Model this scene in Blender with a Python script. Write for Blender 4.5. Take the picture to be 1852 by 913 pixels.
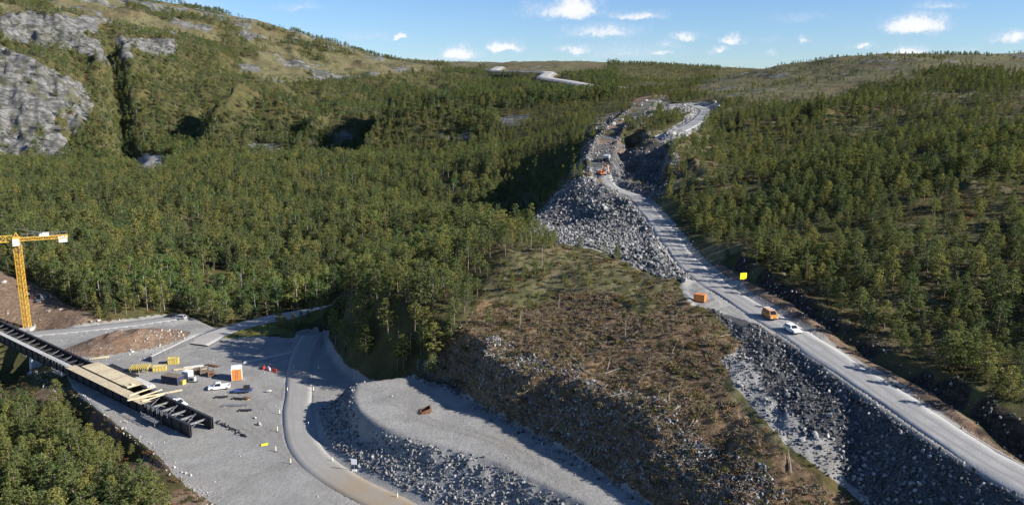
import bpy, math, random
import numpy as np
from mathutils import Vector, Matrix

random.seed(7)
RNG = np.random.default_rng(11)
scene = bpy.context.scene
for o in list(bpy.data.objects):
    bpy.data.objects.remove(o)
COL = scene.collection

# ------------------------------------------------------------------ camera
CAMZ, PITCH, F, CX, CY = 75.0, math.radians(11.5), 1453.0, 926.0, 456.5
cam_d = bpy.data.cameras.new('camera')
cam = bpy.data.objects.new('camera', cam_d)
COL.objects.link(cam)
cam.location = (0, 0, CAMZ)
cam.rotation_euler = (math.pi / 2 - PITCH, 0, 0)
cam_d.sensor_width = 36.0
cam_d.lens = F / 1852.0 * 36.0
cam_d.clip_start = 0.5
cam_d.clip_end = 30000
scene.camera = cam

# ------------------------------------------------------------------ light
SUN_EL, SUN_AZ = math.radians(27), math.radians(108)     # azimuth clockwise from +Y (view direction)
SUN_STRENGTH, SKY_STRENGTH = 5.0, 0.066
sd = bpy.data.lights.new('sun', 'SUN')
sd.energy = SUN_STRENGTH
sd.angle = math.radians(0.53)
sd.color = (1.0, 0.95, 0.87)
sun = bpy.data.objects.new('sun', sd)
COL.objects.link(sun)
sdir = Vector((math.sin(SUN_AZ) * math.cos(SUN_EL), math.cos(SUN_AZ) * math.cos(SUN_EL), math.sin(SUN_EL)))
sun.rotation_euler = sdir.to_track_quat('Z', 'Y').to_euler()
sun.location = (300, -80, 300)
scene.view_settings.view_transform = 'Standard'
scene.view_settings.look = 'None'
scene.view_settings.exposure = 1.0
scene.view_settings.gamma = 1.0
scene.view_settings.use_curve_mapping = False


# ------------------------------------------------------------------ node helper
class NT:
    def __init__(self, tree):
        self.t = tree
        self.n = tree.nodes
        self.l = tree.links

    def node(self, typ, **kw):
        n = self.n.new(typ)
        for k, v in kw.items():
            setattr(n, k, v)
        return n

    def set(self, sock, v):
        if hasattr(v, 'is_linked') or hasattr(v, 'is_output'):
            self.l.new(v, sock)
        else:
            if isinstance(v, (tuple, list)) and len(v) == 3 and sock.type == 'RGBA':
                v = (*v, 1)
            sock.default_value = v

    def math(self, op, a, b=None, c=None, clamp=False):
        n = self.node('ShaderNodeMath', operation=op, use_clamp=clamp)
        self.set(n.inputs[0], a)
        if b is not None:
            self.set(n.inputs[1], b)
        if c is not None:
            self.set(n.inputs[2], c)
        return n.outputs[0]

    def vmath(self, op, a, b=None):
        n = self.node('ShaderNodeVectorMath', operation=op)
        self.set(n.inputs[0], a)
        if b is not None:
            self.set(n.inputs[1], b)
        return n.outputs['Value'] if op in ('LENGTH', 'DOT_PRODUCT', 'DISTANCE') else n.outputs[0]

    def noise(self, vec, scale, detail=3, rough=.55, out='Fac'):
        n = self.node('ShaderNodeTexNoise')
        if vec is not None:
            self.set(n.inputs['Vector'], vec)
        n.inputs['Scale'].default_value = scale
        n.inputs['Detail'].default_value = detail
        n.inputs['Roughness'].default_value = rough
        return n.outputs[out]

    def mix(self, f, a, b, blend='MIX'):
        n = self.node('ShaderNodeMix', data_type='RGBA', blend_type=blend)
        self.set(n.inputs[0], f)
        self.set(n.inputs[6], a)
        self.set(n.inputs[7], b)
        return n.outputs[2]

    def sstep(self, v, lo, hi, o0=0., o1=1.):
        n = self.node('ShaderNodeMapRange', interpolation_type='SMOOTHSTEP')
        self.set(n.inputs[0], v)
        n.inputs[1].default_value = lo
        n.inputs[2].default_value = hi
        n.inputs[3].default_value = o0
        n.inputs[4].default_value = o1
        return n.outputs[0]

    def ramp(self, v, stops):
        n = self.node('ShaderNodeValToRGB')
        self.set(n.inputs[0], v)
        e = n.color_ramp.elements
        while len(e) < len(stops):
            e.new(.5)
        for k, (p, c) in zip(e, stops):
            k.position = p
            k.color = (*c, 1)
        return n.outputs[0]


# ------------------------------------------------------------------ sky
world = bpy.data.worlds.new('World')
scene.world = world
world.use_nodes = True
W = NT(world.node_tree)
W.n.clear()
world.cycles.sampling_method = 'MANUAL'
world.cycles.sample_map_resolution = 256
wo = W.node('ShaderNodeOutputWorld')
bg = W.node('ShaderNodeBackground')
W.l.new(bg.outputs[0], wo.inputs[0])
bg.inputs[1].default_value = SKY_STRENGTH
sky = W.node('ShaderNodeTexSky', sky_type='NISHITA')
sky.sun_disc = False
sky.sun_elevation = SUN_EL
sky.sun_rotation = SUN_AZ
sky.altitude = 600
sky.air_density = 1.0
sky.dust_density = 0.1
sky.ozone_density = 3.0


def pix_dir(px, py):
    u, v = (px - CX) / F, (CY - py) / F
    d = Vector((u, math.cos(PITCH) + v * math.sin(PITCH), v * math.cos(PITCH) - math.sin(PITCH)))
    return d.normalized()


tc = W.node('ShaderNodeTexCoord')
sep = W.node('ShaderNodeSeparateXYZ')
W.l.new(tc.outputs['Generated'], sep.inputs[0])
az = W.math('ARCTAN2', sep.outputs[0], sep.outputs[1])
el = W.math('ARCSINE', sep.outputs[2])
comb = W.node('ShaderNodeCombineXYZ')
W.l.new(az, comb.inputs[0]); W.l.new(el, comb.inputs[1])
nz1 = W.noise(comb.outputs[0], 55, 5, .62, 'Color')
nzv = W.vmath('SUBTRACT', nz1, (.5, .5, .5))
nzs = W.vmath('MULTIPLY', nzv, (.040, .020, 0))
pos = W.vmath('ADD', comb.outputs[0], nzs)
# cumulus: (px, py of the flat base centre, half width px, height px, strength)
clouds = [(1040, 20, 52, 34, 1), (1150, 30, 60, 14, .7), (1015, 24, 85, 26, .62), (830, 100, 44, 20, .9), (912, 88, 40, 18, .95), (722, 68, 14, 12, .9),
          (1240, 68, 32, 12, .7), (1323, 76, 24, 14, .9), (1302, 95, 24, 10, .7), (1395, 72, 34, 9, .35), (1452, 76, 14, 10, .7),
          (1655, 52, 56, 28, 1), (1560, 86, 22, 10, .75), (1640, 98, 40, 14, .8), (1740, 96, 34, 10, .55), (1835, 68, 36, 16, .8), (1700, 14, 50, 14, .55),
          (1040, 92, 44, 14, .7), (1090, 62, 90, 22, .62), (1200, 82, 40, 14, .6), (1190, 98, 26, 9, .7), (1130, 98, 130, 32, .5), (540, 16, 55, 13, .5),
          (440, 24, 50, 8, .2), (670, 68, 80, 14, .42), (340, 10, 80, 16, .46), (1450, 34, 70, 14, .4), (1395, 98, 14, 8, .55), (800, 108, 80, 12, .55)]
dens = None
for (cxp, cyp, hw, hh, st) in clouds:
    d0 = pix_dir(cxp, cyp)
    a0, e0 = math.atan2(d0.x, d0.y), math.asin(d0.z)
    n = W.node('ShaderNodeVectorMath', operation='MULTIPLY_ADD')
    W.l.new(pos, n.inputs[0])
    n.inputs[1].default_value = (F / hw, F / hh, 0)
    n.inputs[2].default_value = (-a0 * F / hw, -e0 * F / hh, 0)
    q = W.vmath('MAXIMUM', n.outputs[0], W.vmath('MULTIPLY', n.outputs[0], (-1, -2.4, 0)))
    r = W.vmath('LENGTH', q)
    k = .95 if st > .6 else .75
    f = W.math('MULTIPLY_ADD', r, -k, 1.25 * k, clamp=True)
    f = W.math('MULTIPLY', f, st)
    dens = f if dens is None else W.math('MAXIMUM', dens, f)
fine = W.noise(comb.outputs[0], 190, 4, .6)
dens = W.math('ADD', dens, W.math('MULTIPLY', W.math('SUBTRACT', fine, .5), W.math('MULTIPLY', W.sstep(dens, .02, .3), .55)))
dens = W.math('MULTIPLY', W.sstep(dens, .04, .92), .93)
# the same broken cumulus goes on over the rest of the sky
zz = W.math('MAXIMUM', sep.outputs[2], .04)
pl = W.node('ShaderNodeCombineXYZ')
W.l.new(W.math('DIVIDE', sep.outputs[0], zz), pl.inputs[0])
W.l.new(W.math('DIVIDE', sep.outputs[1], zz), pl.inputs[1])
gen = W.sstep(W.noise(pl.outputs[0], .55, 6, .6), .60, .74)
high = W.sstep(sep.outputs[2], .17, .30)
gen = W.math('MULTIPLY', gen, high)
dens = W.math('MAXIMUM', dens, W.math('MULTIPLY', gen, .8))
shade = W.sstep(dens, .25, .8)
ccol = W.mix(shade, (5.3, 6.1, 7.4), (7.8, 7.8, 7.8))
skyc = W.mix(1.0, sky.outputs[0], (.74, .89, 1.14), 'MULTIPLY')
wcol = W.mix(dens, skyc, ccol)
W.l.new(wcol, bg.inputs[0])


# ------------------------------------------------------------------ projection helpers
def ray(px, py):
    u, v = (px - CX) / F, (CY - py) / F
    yc = math.cos(PITCH) + v * math.sin(PITCH)
    return u / yc, (v * math.cos(PITCH) - math.sin(PITCH)) / yc


def at_y(px, py, Y):
    a, b = ray(px, py)
    return (a * Y, Y, CAMZ + b * Y)


def at_z(px, py, z):
    a, b = ray(px, py)
    Y = (z - CAMZ) / b
    return (a * Y, Y, z)


def project(x, y, z):
    dz = z - CAMZ
    zc = y * math.cos(PITCH) - dz * math.sin(PITCH)
    yc = y * math.sin(PITCH) + dz * math.cos(PITCH)
    zc = np.where(np.abs(zc) < .1, .1, zc)
    px = CX + F * x / zc
    py = CY - F * yc / zc
    return np.where(zc > 0, px, -9999), np.where(zc > 0, py, -9999)


# ------------------------------------------------------------------ noise (numpy)
def _hash(ix, iy, seed):
    h = (ix.astype(np.int64) * 374761393 + iy.astype(np.int64) * 668265263 + seed * 1442695041) & 0xffffffff
    h = ((h ^ (h >> 13)) * 1274126177) & 0xffffffff
    h = ((h ^ (h >> 16)) * 2246822519) & 0xffffffff
    return (h ^ (h >> 15)) / 4294967296.0


def vnoise(x, y, seed=0):
    ix, iy = np.floor(x), np.floor(y)
    fx, fy = x - ix, y - iy
    fx = fx * fx * (3 - 2 * fx); fy = fy * fy * (3 - 2 * fy)
    a = _hash(ix, iy, seed); b = _hash(ix + 1, iy, seed); c = _hash(ix, iy + 1, seed); d = _hash(ix + 1, iy + 1, seed)
    return (a + (b - a) * fx) * (1 - fy) + (c + (d - c) * fx) * fy


def fbm(x, y, size, octv=4, seed=0, rough=.5):
    s, amp, tot = 0, 1.0, 0
    x, y = np.asarray(x) / size, np.asarray(y) / size
    for i in range(octv):
        s = s + amp * (vnoise(x + 17.3 * i, y - 9.1 * i, seed + i) - .5) * 2
        tot += amp
        amp *= rough
        x, y = x * 2.03, y * 2.03
    return s / tot


def sm(v, lo, hi):
    t = np.clip((v - lo) / (hi - lo), 0, 1)
    return t * t * (3 - 2 * t)


def inside(poly, x, y):
    n = len(poly)
    r = np.zeros(np.shape(x), bool)
    for i in range(n):
        x0, y0 = poly[i]; x1, y1 = poly[(i + 1) % n]
        if y0 == y1:
            continue
        c = ((y0 > y) != (y1 > y)) & (x < (x1 - x0) * (y - y0) / (y1 - y0) + x0)
        r ^= c
    return r


def polydist(x, y, pts, closed=False):
    """distance to polyline, interpolated extra value (z) and signed side (+ right)"""
    if np.ndim(x) == 2:
        xs_ = [p[0] for p in pts]; ys_ = [p[1] for p in pts]
        m_ = (x > min(xs_) - 70) & (x < max(xs_) + 70) & (y > min(ys_) - 70) & (y < max(ys_) + 70)
        o_ = [np.full(x.shape, 1e9), np.zeros(x.shape), np.zeros(x.shape), np.zeros(x.shape)]
        for o, v in zip(o_, polydist(x[m_], y[m_], pts, closed)):
            o[m_] = v
        return o_
    best = np.full(np.shape(x), 1e9); zz = np.zeros(np.shape(x)); side = np.zeros(np.shape(x)); sl = np.zeros(np.shape(x))
    n = len(pts); acc = 0
    for i in range(n if closed else n - 1):
        p, q = pts[i], pts[(i + 1) % n]
        dx, dy = q[0] - p[0], q[1] - p[1]
        L2 = dx * dx + dy * dy
        t = np.clip(((x - p[0]) * dx + (y - p[1]) * dy) / L2, 0, 1)
        d = np.hypot(x - p[0] - t * dx, y - p[1] - t * dy)
        m = d < best
        best = np.where(m, d, best)
        if len(p) > 2:
            zz = np.where(m, p[2] + (q[2] - p[2]) * t, zz)
        sl = np.where(m, acc + t * math.sqrt(L2), sl)
        side = np.where(m, np.sign((x - p[0]) * dy - (y - p[1]) * dx), side)
        acc += math.sqrt(L2)
    return best, zz, side, sl


def smooth_line(pts, step=3.0):
    """Catmull-Rom resample of 3D points"""
    P = [np.array(p, float) for p in pts]
    P = [2 * P[0] - P[1]] + P + [2 * P[-1] - P[-2]]
    out = []
    for i in range(1, len(P) - 2):
        n = max(2, int(np.linalg.norm(P[i + 1] - P[i]) / step))
        for k in range(n):
            t = k / n
            out.append(.5 * ((2 * P[i]) + (P[i + 1] - P[i - 1]) * t + (2 * P[i - 1] - 5 * P[i] + 4 * P[i + 1] - P[i + 2]) * t * t
                             + (3 * P[i] - P[i - 1] - 3 * P[i + 1] + P[i + 2]) * t ** 3))
    out.append(P[-2])
    return [tuple(p) for p in out]


# ------------------------------------------------------------------ terrain control points
CP = []
def cz(z, *pp):
    for px, py in pp:
        CP.append(at_z(px, py, z))
def cy(*tt):
    for px, py, Y in tt:
        CP.append(at_y(px, py, Y))
def cw(*tt):
    CP.extend(tt)

cz(0, (100, 640), (300, 590), (450, 610), (350, 700), (500, 760), (300, 850), (560, 880), (450, 913), (520, 660), (620, 690), (700, 720), (200, 700), (400, 800))
cz(-5, (0, 800), (150, 860), (0, 913), (120, 780)); cz(-10, (25, 695), (-60, 680), (60, 690), (40, 670)); cz(-10, (-150, 720)); cz(-8, (0, 650))
cz(4, (60, 540)); cz(10, (0, 490)); cz(2, (160, 575), (250, 572)); cz(14, (-100, 470)); cz(1, (-150, 600))
cw((-60, 290, 2), (-130, 300, 2), (-180, 340, 5), (-60, 350, 3), (-250, 380, 6), (-100, 460, 5), (-250, 460, 6), (-420, 500, 9), (-60, 460, 4),
   (-150, 600, 6), (-350, 620, 9), (-500, 700, 14), (-250, 720, 10), (-130, 700, 10), (-40, 560, 10))
# left mountain
cy((0, 285, 830), (140, 285, 850), (60, 210, 900), (0, 150, 930), (120, 150, 980), (40, 95, 1000), (160, 100, 1060), (60, 40, 1120), (0, -4, 1250), (160, 25, 1300),
   (-150, -30, 1200), (-250, 150, 950), (-200, 280, 830), (260, 100, 1120), (260, 78, 1160), (300, 36, 1400), (420, 48, 1550), (500, 48, 1700), (600, 78, 1720), (700, 105, 1780), (790, 126, 1850), (870, 129, 1950),
   (300, 130, 1100), (300, 200, 980), (350, 270, 880), (280, 300, 800), (450, 100, 1350), (600, 150, 1280), (500, 200, 1080), (480, 270, 890), (600, 240, 970), (700, 200, 1180),
   (800, 170, 1380), (900, 150, 1580), (760, 290, 760), (650, 330, 620), (840, 250, 800), (920, 270, 680), (1000, 250, 600), (950, 200, 860), (860, 210, 950))
# far hill and gap
cy((900, 126, 1900), (960, 112, 2050), (1100, 113, 2000), (1230, 118, 1850), (1300, 138, 1650), (1050, 135, 1500), (1000, 145, 1350), (1110, 163, 1080), (1200, 150, 1350), (1230, 165, 1000), (1050, 185, 900), (1170, 188, 720))
# right hill
cy((1340, 137, 1150), (1420, 120, 980), (1500, 113, 880), (1650, 108, 780), (1852, 107, 720), (2050, 108, 700), (1852, 113, 1000), (1650, 114, 1150), (2100, 113, 1000), (1500, 122, 1250), (1400, 142, 1500), (1330, 150, 1500), (1310, 152, 2300), (1240, 140, 2400), (1852, 116, 1500), (1650, 118, 1700), (2200, 116, 1500), (1300, 185, 640), (1400, 200, 540), (1400, 155, 800), (1600, 200, 470), (1700, 150, 600), (1850, 200, 420), (1850, 150, 560),
   (1600, 300, 285), (1750, 300, 270), (1850, 400, 205), (1700, 400, 213), (1550, 400, 225), (1400, 300, 345), (1300, 300, 390), (1218, 264, 395), (1250, 400, 275), (1400, 400, 252), (1500, 520, 182), (1650, 520, 172), (1850, 600, 150), (1600, 600, 158), (1850, 700, 124), (2000, 700, 122), (1270, 210, 520), (1200, 250, 460))
cw((110, 90, 27), (120, 60, 27), (100, 30, 24), (200, 100, 40), (250, 200, 58))
# knoll and gully
cz(18, (900, 610)); cz(18.5, (1000, 640)); cz(22.5, (900, 530)); cz(29, (900, 455)); cz(26, (1000, 440)); cz(20.5, (1000, 570)); cz(26, (1150, 520)); cz(23, (1150, 600)); cz(18.5, (1150, 700)); cz(15, (1150, 800)); cz(10, (1150, 880))
cz(24.5, (1250, 600)); cz(20.5, (1300, 700)); cz(18.5, (1400, 800)); cz(14, (1400, 900)); cz(16, (1600, 880)); cz(16, (1020, 700)); cz(25, (960, 500)); cz(20, (780, 540)); cz(23, (820, 490))
cw((-68, 238, 1), (-40, 275, 14), (-60, 268, 5), (-20, 270, 19), (0, 285, 22), (16, 320, 19), (12, 362, 8), (2, 342, 7.5), (18, 400, 11), (24, 440, 16), (-30, 320, 7), (-12, 365, 7), (-8, 400, 9), (-60, 300, 3), (30, 480, 24), (30, 420, 19),
   (30, 100, 8), (45, 90, 8), (60, 80, 12), (20, 60, 5), (-60, 100, 0), (-20, 100, 0), (-100, 100, -4), (0, 20, -2), (60, 20, 8), (-60, 20, -5))
cy((1088, 322, 370), (1080, 285, 425), (1110, 230, 520), (1020, 340, 350), (1060, 260, 470))
cz(24, (980, 390)); cz(22, (960, 410))
# beyond the skyline
cw((-54, 240, 12), (-47, 223, 15.5), (-39, 206, 16.5), (-31, 194, 16), (-17, 185, 16), (-10, 174, 16), (-2, 161, 15), (10, 145, 14.2), (24, 126, 12.0),
   (-8, 196, 19.5), (4, 178, 18.8), (-20, 215, 19))
for X in (-3500, -1500, 0, 1500, 3500):
    cw((X, 3200, 95 + (60 if X < -1000 else 0)), (X, 5500, 95))
CP = np.array(CP)


def tcoord(x, y):
    yy = np.maximum(y, 10) + 60
    return x / yy, 1.1 * np.log(yy)


def kern(r2):
    return .5 * r2 * np.log(r2 + 1e-9)


def rbf_fit(P, lam=2e-4):
    a, b = tcoord(P[:, 0], P[:, 1])
    n = len(P)
    K = kern((a[:, None] - a) ** 2 + (b[:, None] - b) ** 2) + lam * np.eye(n)
    Q = np.stack([np.ones(n), a, b], 1)
    M = np.block([[K, Q], [Q.T, np.zeros((3, 3))]])
    s = (P[:, 1] + 60) / 200.0
    zz = np.concatenate([(P[:, 2] - CAMZ) / s, np.zeros(3)])      # heights relative to distance: scale free
    return np.linalg.solve(M, zz), a, b


RW, RA, RB = rbf_fit(CP)


def rbf(x, y):
    out = np.empty(x.shape)
    xf, yf, of = x.ravel(), y.ravel(), out.ravel()
    for i in range(0, xf.size, 60000):
        a, b = tcoord(xf[i:i + 60000], yf[i:i + 60000])
        a = a.astype(np.float32); b = b.astype(np.float32)
        k = kern((a[:, None] - RA.astype(np.float32)) ** 2 + (b[:, None] - RB.astype(np.float32)) ** 2)
        v = k @ RW[:-3].astype(np.float32) + RW[-3] + RW[-2] * a + RW[-1] * b
        of[i:i + 60000] = v * (np.maximum(yf[i:i + 60000], 10) + 60) / 200.0 + CAMZ
    return out


# ------------------------------------------------------------------ roads, yard, heaps in plan
ROAD = smooth_line([(86, 40, 19.5), (79, 75, 21), at_z(1852, 868, 22.5), at_z(1715, 788, 23.2), at_z(1561, 685, 24.2), at_z(1435, 602, 25.3), at_z(1297, 517, 26.5),
                    at_z(1238, 468, 27.2), at_z(1198, 412, 28.3), at_z(1150, 355, 30)], 3)
TRACK = smooth_line([ROAD[-1], at_z(1104, 337, 32.5), at_z(1090, 308, 37), at_z(1084, 285, 41), at_z(1096, 258, 45), at_z(1120, 225, 52), at_z(1160, 195, 61), at_z(1180, 181, 66)], 4)
UPROAD = smooth_line([at_z(1195, 252, 49), at_z(1230, 236, 53), at_z(1262, 218, 56), at_z(1275, 200, 59), at_z(1255, 191, 62)], 4)
FARROAD = smooth_line([at_y(1128, 158, 1090), at_y(1075, 155, 1140), at_y(1030, 147, 1250), at_y(985, 139, 1380), at_y(990, 130, 1500), at_y(930, 128, 1640), at_y(895, 127, 1760), at_y(903, 121, 1880)], 12)
YROAD = smooth_line([at_z(566, 606, .6), at_z(550, 634, .2), at_z(542, 668, .0), at_z(540, 710, 0), at_z(538, 760, 0), at_z(556, 815, 0), at_z(620, 868, 0), at_z(712, 915, 0), at_z(860, 985, 0), at_z(1000, 1060, 0)], 2.5)
BROAD = smooth_line([at_z(352, 622, .1), at_z(392, 604, .3), at_z(440, 590, .8), at_z(500, 575, 1.6), at_z(560, 565, 2.2), at_z(610, 556, 2.8), at_z(690, 549, 3.4)], 3)
LROAD = smooth_line([at_z(-60, 612, .1), at_z(60, 603, .1), at_z(150, 595, .2), at_z(240, 585, .3), at_z(318, 574, .6)], 3)
YARD = [at_z(x, y, 0)[:2] for x, y in [(-90, 613), (-90, 606), (60, 606), (180, 594), (300, 574), (350, 574), (385, 592), (420, 600), (470, 600), (540, 612), (570, 606)]] + [(-60, 243), (-53, 222), (-46, 206), (-37, 194), (-25, 186), (-15, 175), (-30, 160), (-20, 150), (-3, 135), (10, 115), (0, 70), (-50, 70)] + [
    at_z(x, y, 0)[:2] for x, y in [(405, 940), (325, 870), (275, 820), (190, 752), (130, 700), (112, 654), (74, 617)]]
PLATEAU = [(-36, 180), (-35, 172), (-31, 158), (-21, 152), (-3, 140), (12, 125), (22, 106), (30, 112), (21, 126), (8, 146), (-3, 160), (-12, 173), (-24, 184)]

# ------------------------------------------------------------------ terrain grid
CLIFF1 = [(-100, 70), (0, 82), (50, 105), (140, 150), (165, 185), (150, 230), (125, 272), (110, 292), (0, 300), (-100, 300)]
CLIFF2 = [(-50, 62), (0, 62), (0, 30), (60, 18), (120, 40), (180, 78), (205, 125), (180, 115), (150, 92), (80, 85)]
CLIFF3 = [(208, 68), (330, 72), (315, 98), (270, 104), (215, 110)]
CLIFFS = {'CLIFF1': CLIFF1, 'CLIFF2': CLIFF2, 'CLIFF3': CLIFF3}
NC = 760
yr = np.concatenate([np.linspace(-150, 56, 16), np.geomspace(60, 2700, 840), np.geomspace(2780, 7000, 24)])
tt = np.linspace(-1, 1, NC)


def halfw(y):
    return 60 + .75 * np.maximum(y, 0)


GY = np.repeat(yr[:, None], NC, 1)
GX = tt[None, :] * halfw(GY)
_ri = np.unique(np.append(np.arange(0, len(yr), 3), len(yr) - 1)); _ci = np.unique(np.append(np.arange(0, NC, 3), NC - 1))
_zc = rbf(GX[np.ix_(_ri, _ci)], GY[np.ix_(_ri, _ci)])
_zr = np.empty((len(yr), len(_ci)))
for _k in range(len(_ci)):
    _zr[:, _k] = np.interp(np.arange(len(yr)), _ri, _zc[:, _k])
Z = np.empty(GX.shape)
for _k in range(len(yr)):
    Z[_k] = np.interp(np.arange(NC), _ci, _zr[_k])
PX0, PY0 = project(GX, GY, Z)

near = np.clip(GY / 300, .3, 6)
bumpy = fbm(GX, GY, 60, 5, 3) * 2.2 * np.clip(GY / 350, .25, 2.2) + fbm(GX, GY, 9, 3, 21) * .55
Z = Z + bumpy * sm(GY, 100, 260) + fbm(GX, GY, 6, 3, 40) * .35
# fractured faces of the bare cliffs
cl_ = np.zeros(GX.shape)
for _p in ('CLIFF1', 'CLIFF2', 'CLIFF3'):
    cl_ = np.maximum(cl_, inside(CLIFFS[_p], PX0, PY0) * (GY > 700) * (GY < 1500))
for _ in range(6):
    cl_[1:-1, 1:-1] = (cl_[1:-1, 1:-1] * 2 + cl_[:-2, 1:-1] + cl_[2:, 1:-1] + cl_[1:-1, :-2] + cl_[1:-1, 2:]) / 6
_u = GX * .8 + GY * .6; _v = -GX * .6 + GY * .8
Z = Z + cl_ * (14 * (.5 - np.abs(fbm(_u * 1.7, _v * .55, 42, 4, 150, .6))) + 5 * (.4 - np.abs(fbm(_u, _v, 14, 3, 151, .6))))
# crags on the mountain: benches and faces
crag = np.abs(fbm(GX + .35 * GY, GY, 70, 4, 90))
mtn = sm(GY, 760, 930) * sm(-GX, -40, 160) * (1 - sm(GY, 1500, 1900))
Z = Z + mtn * (crag * 22 - 6)


def spur(px, py, Y, h, wx, wy, cut=2.5):
    """rocky spur with a steep face to the left (away from the sun)"""
    global Z
    x0, y0, _ = at_y(px, py, Y)
    dx = GX - x0 - .25 * (GY - y0) + fbm(GX, GY, 25, 3, 77) * wx * .12
    prof = sm(dx, -cut, cut) * np.exp(-np.maximum(dx, 0) / wx)
    win = np.exp(-((GY - y0) / wy) ** 2)
    Z = Z + h * prof * win


spur(418, 215, 945, 58, 150, 72, 7)
spur(698, 262, 860, 50, 120, 58, 7)
_gl = [at_y(204, 78, 1130)[:2], at_y(206, 120, 1080)[:2], at_y(214, 180, 1010)[:2], at_y(222, 240, 920)[:2], at_y(230, 290, 840)[:2]]
Z = Z - 22 * np.exp(-(polydist(GX, GY, _gl)[0] / 11) ** 2)
spur(212, 95, 1085, 20, 60, 40)
spur(845, 60, 1020, 0, 60, 60)
spur(570, 265, 900, 16, 25, 40)
spur(1590, 250, 360, 6, 20, 14)
spur(1480, 205, 480, 7, 26, 16)
spur(1730, 330, 250, 4, 14, 10)
spur(1340, 235, 480, 6, 20, 16)

# hummocks on the cleared knoll
_kn = (PX0 > 820) & (PX0 < 1420) & (PY0 > 430) & (GY > 105) & (GY < 260)
_kn = _kn.astype(float)
Z = Z + _kn * (fbm(GX, GY, 11, 4, 195, .6) * 1.3 + fbm(GX, GY, 4, 2, 196) * .35)
# yard flat
dy_, _, _, _ = polydist(GX, GY, YARD, True)
iny = inside(YARD, GX, GY)
dyard = np.where(iny, 0, dy_)
zy = fbm(GX, GY, 14, 3, 5) * .12
Z = np.clip(Z, zy - 1.6 * dyard, zy + 1.9 * dyard)
# spoil heap with flat top
dm, _, _, _ = polydist(GX, GY, PLATEAU, True)
dmo = np.where(inside(PLATEAU, GX, GY), 0, dm)
rough_m = fbm(GX, GY, 2.6, 3, 8) * 1.0 + fbm(GX + GY * .6, GY, 9, 2, 18) * 1.3
zm = 7.0 + fbm(GX, GY, 20, 3, 9) * .5 - np.maximum(dmo - .5, 0) * np.where(GY > 178, .6 + .7 * sm(GY, 178, 186), .6) + rough_m * sm(dmo, .5, 3.5)
face_m = sm(dmo, .5, 2.5) * (zm > zy + .05) * (GY > 80)
_hs = polydist(GX, GY, [(-40, 205), (-24, 184), (-12, 173), (-3, 160), (8, 146), (21, 126), (30, 112), (40, 90)])[2]
Z = np.where((GY > 80) & (dmo < 16), np.maximum(np.minimum(Z, np.where((_hs > 0) & (GY < 178), .4, 99)), zm), Z)
Z = np.where((GY > 80) & (dmo < 16), np.maximum(np.minimum(Z, 7.4 + np.where(GY < 158, 1.15, 2.0) * dmo + fbm(GX, GY, 4, 2, 19) * .5), zm), Z)


def carve(line, hw, k_fill, k_cut, rng, shoulder=.6, ditch=0):
    global Z
    d, zr, side, s = polydist(GX, GY, line)
    m = d < rng
    e = np.maximum(d - hw - shoulder, 0)
    zn = np.clip(Z, zr - k_fill * e, zr + k_cut * e)
    w = 1 - sm(d, rng * .75, rng)
    Z = np.where(m, Z + (zn - Z) * w, Z)
    Z = np.where(d < hw - .3, Z - .35, Z)
    return d, zr, side, s


lay = [at_z(1300, 545, 25.9), at_z(1350, 556, 25.8)]
PIT = [at_z(x, y, 33.5)[:2] for x, y in [(1112, 348), (1192, 346), (1190, 305), (1140, 290), (1100, 305), (1085, 330)]]
dp, _, _, _ = polydist(GX, GY, PIT, True)
dpo = np.where(inside(PIT, GX, GY), 0, dp)
Z = np.where(dpo < 12, np.minimum(Z, 33.5 + fbm(GX, GY, 6, 3, 71) * .8 + 2.4 * dpo), Z)
dR, zR, sR, lR = carve(ROAD, 3.4, .78, .5, 60)
dT, zT, sT, lT = carve(TRACK, 5.5, 1.1, 2.6, 50, 1.0)
dU, _, _, _ = carve(UPROAD, 5, .7, .5, 26)
dF, _, _, _ = carve(FARROAD, 9, .5, .6, 40)
dY, _, _, _ = carve(YROAD, 3.3, .6, .6, 12)
dB, _, _, _ = carve(BROAD, 4.8, .45, .6, 16)
dL, _, _, _ = carve(LROAD, 3.0, .9, .6, 14)
cutz = ((dT < 24) & (dT > 4.5) & (lT > 12)) * sm(dT, 4.5, 8) + (dpo < 16) * sm(dpo, .5, 3) * (dT > 5) * (dR > 6)
Z = Z + np.clip(cutz, 0, 1) * (fbm(GX, GY, 7, 4, 180, .6) * 2.6 + .6)
# lay-by beside the gravel road
LAY = [at_z(x, y, 25.9)[:2] for x, y in [(1240, 522), (1258, 555), (1300, 562), (1345, 590), (1375, 580), (1330, 520), (1275, 508)]]
dl, _, _, _ = polydist(GX, GY, LAY, True)
dlo = np.where(inside(LAY, GX, GY), 0, dl)
mm = (dlo < 14) & (dR > 3.0)
Z = np.where(mm, np.clip(Z, zR - .02 - .8 * dlo, zR + .02 + .6 * dlo), Z)
# peat ditch and bank on the uphill side of the road
bank = (sR > 0) * (GY < 215) * (GY > 60)
Z = Z - bank * 1.2 * np.exp(-((dR - 9) / 1.6) ** 2) + bank * (.45 + fbm(GX, GY, 5, 3, 31) * .9) * np.exp(-((dR - 12.2) / 1.7) ** 2)
# rough rubble relief left of the road
emb = (sR < 0) * sm(dR, 3.6, 6) * (1 - sm(dR, 17, 24)) * (GY < 345) * (GY > 60)
Z = Z + emb * fbm(GX, GY, 3.0, 3, 52) * .55
# ditch at the toe of the embankment
PXa, PYa = project(GX, GY, Z)
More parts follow.
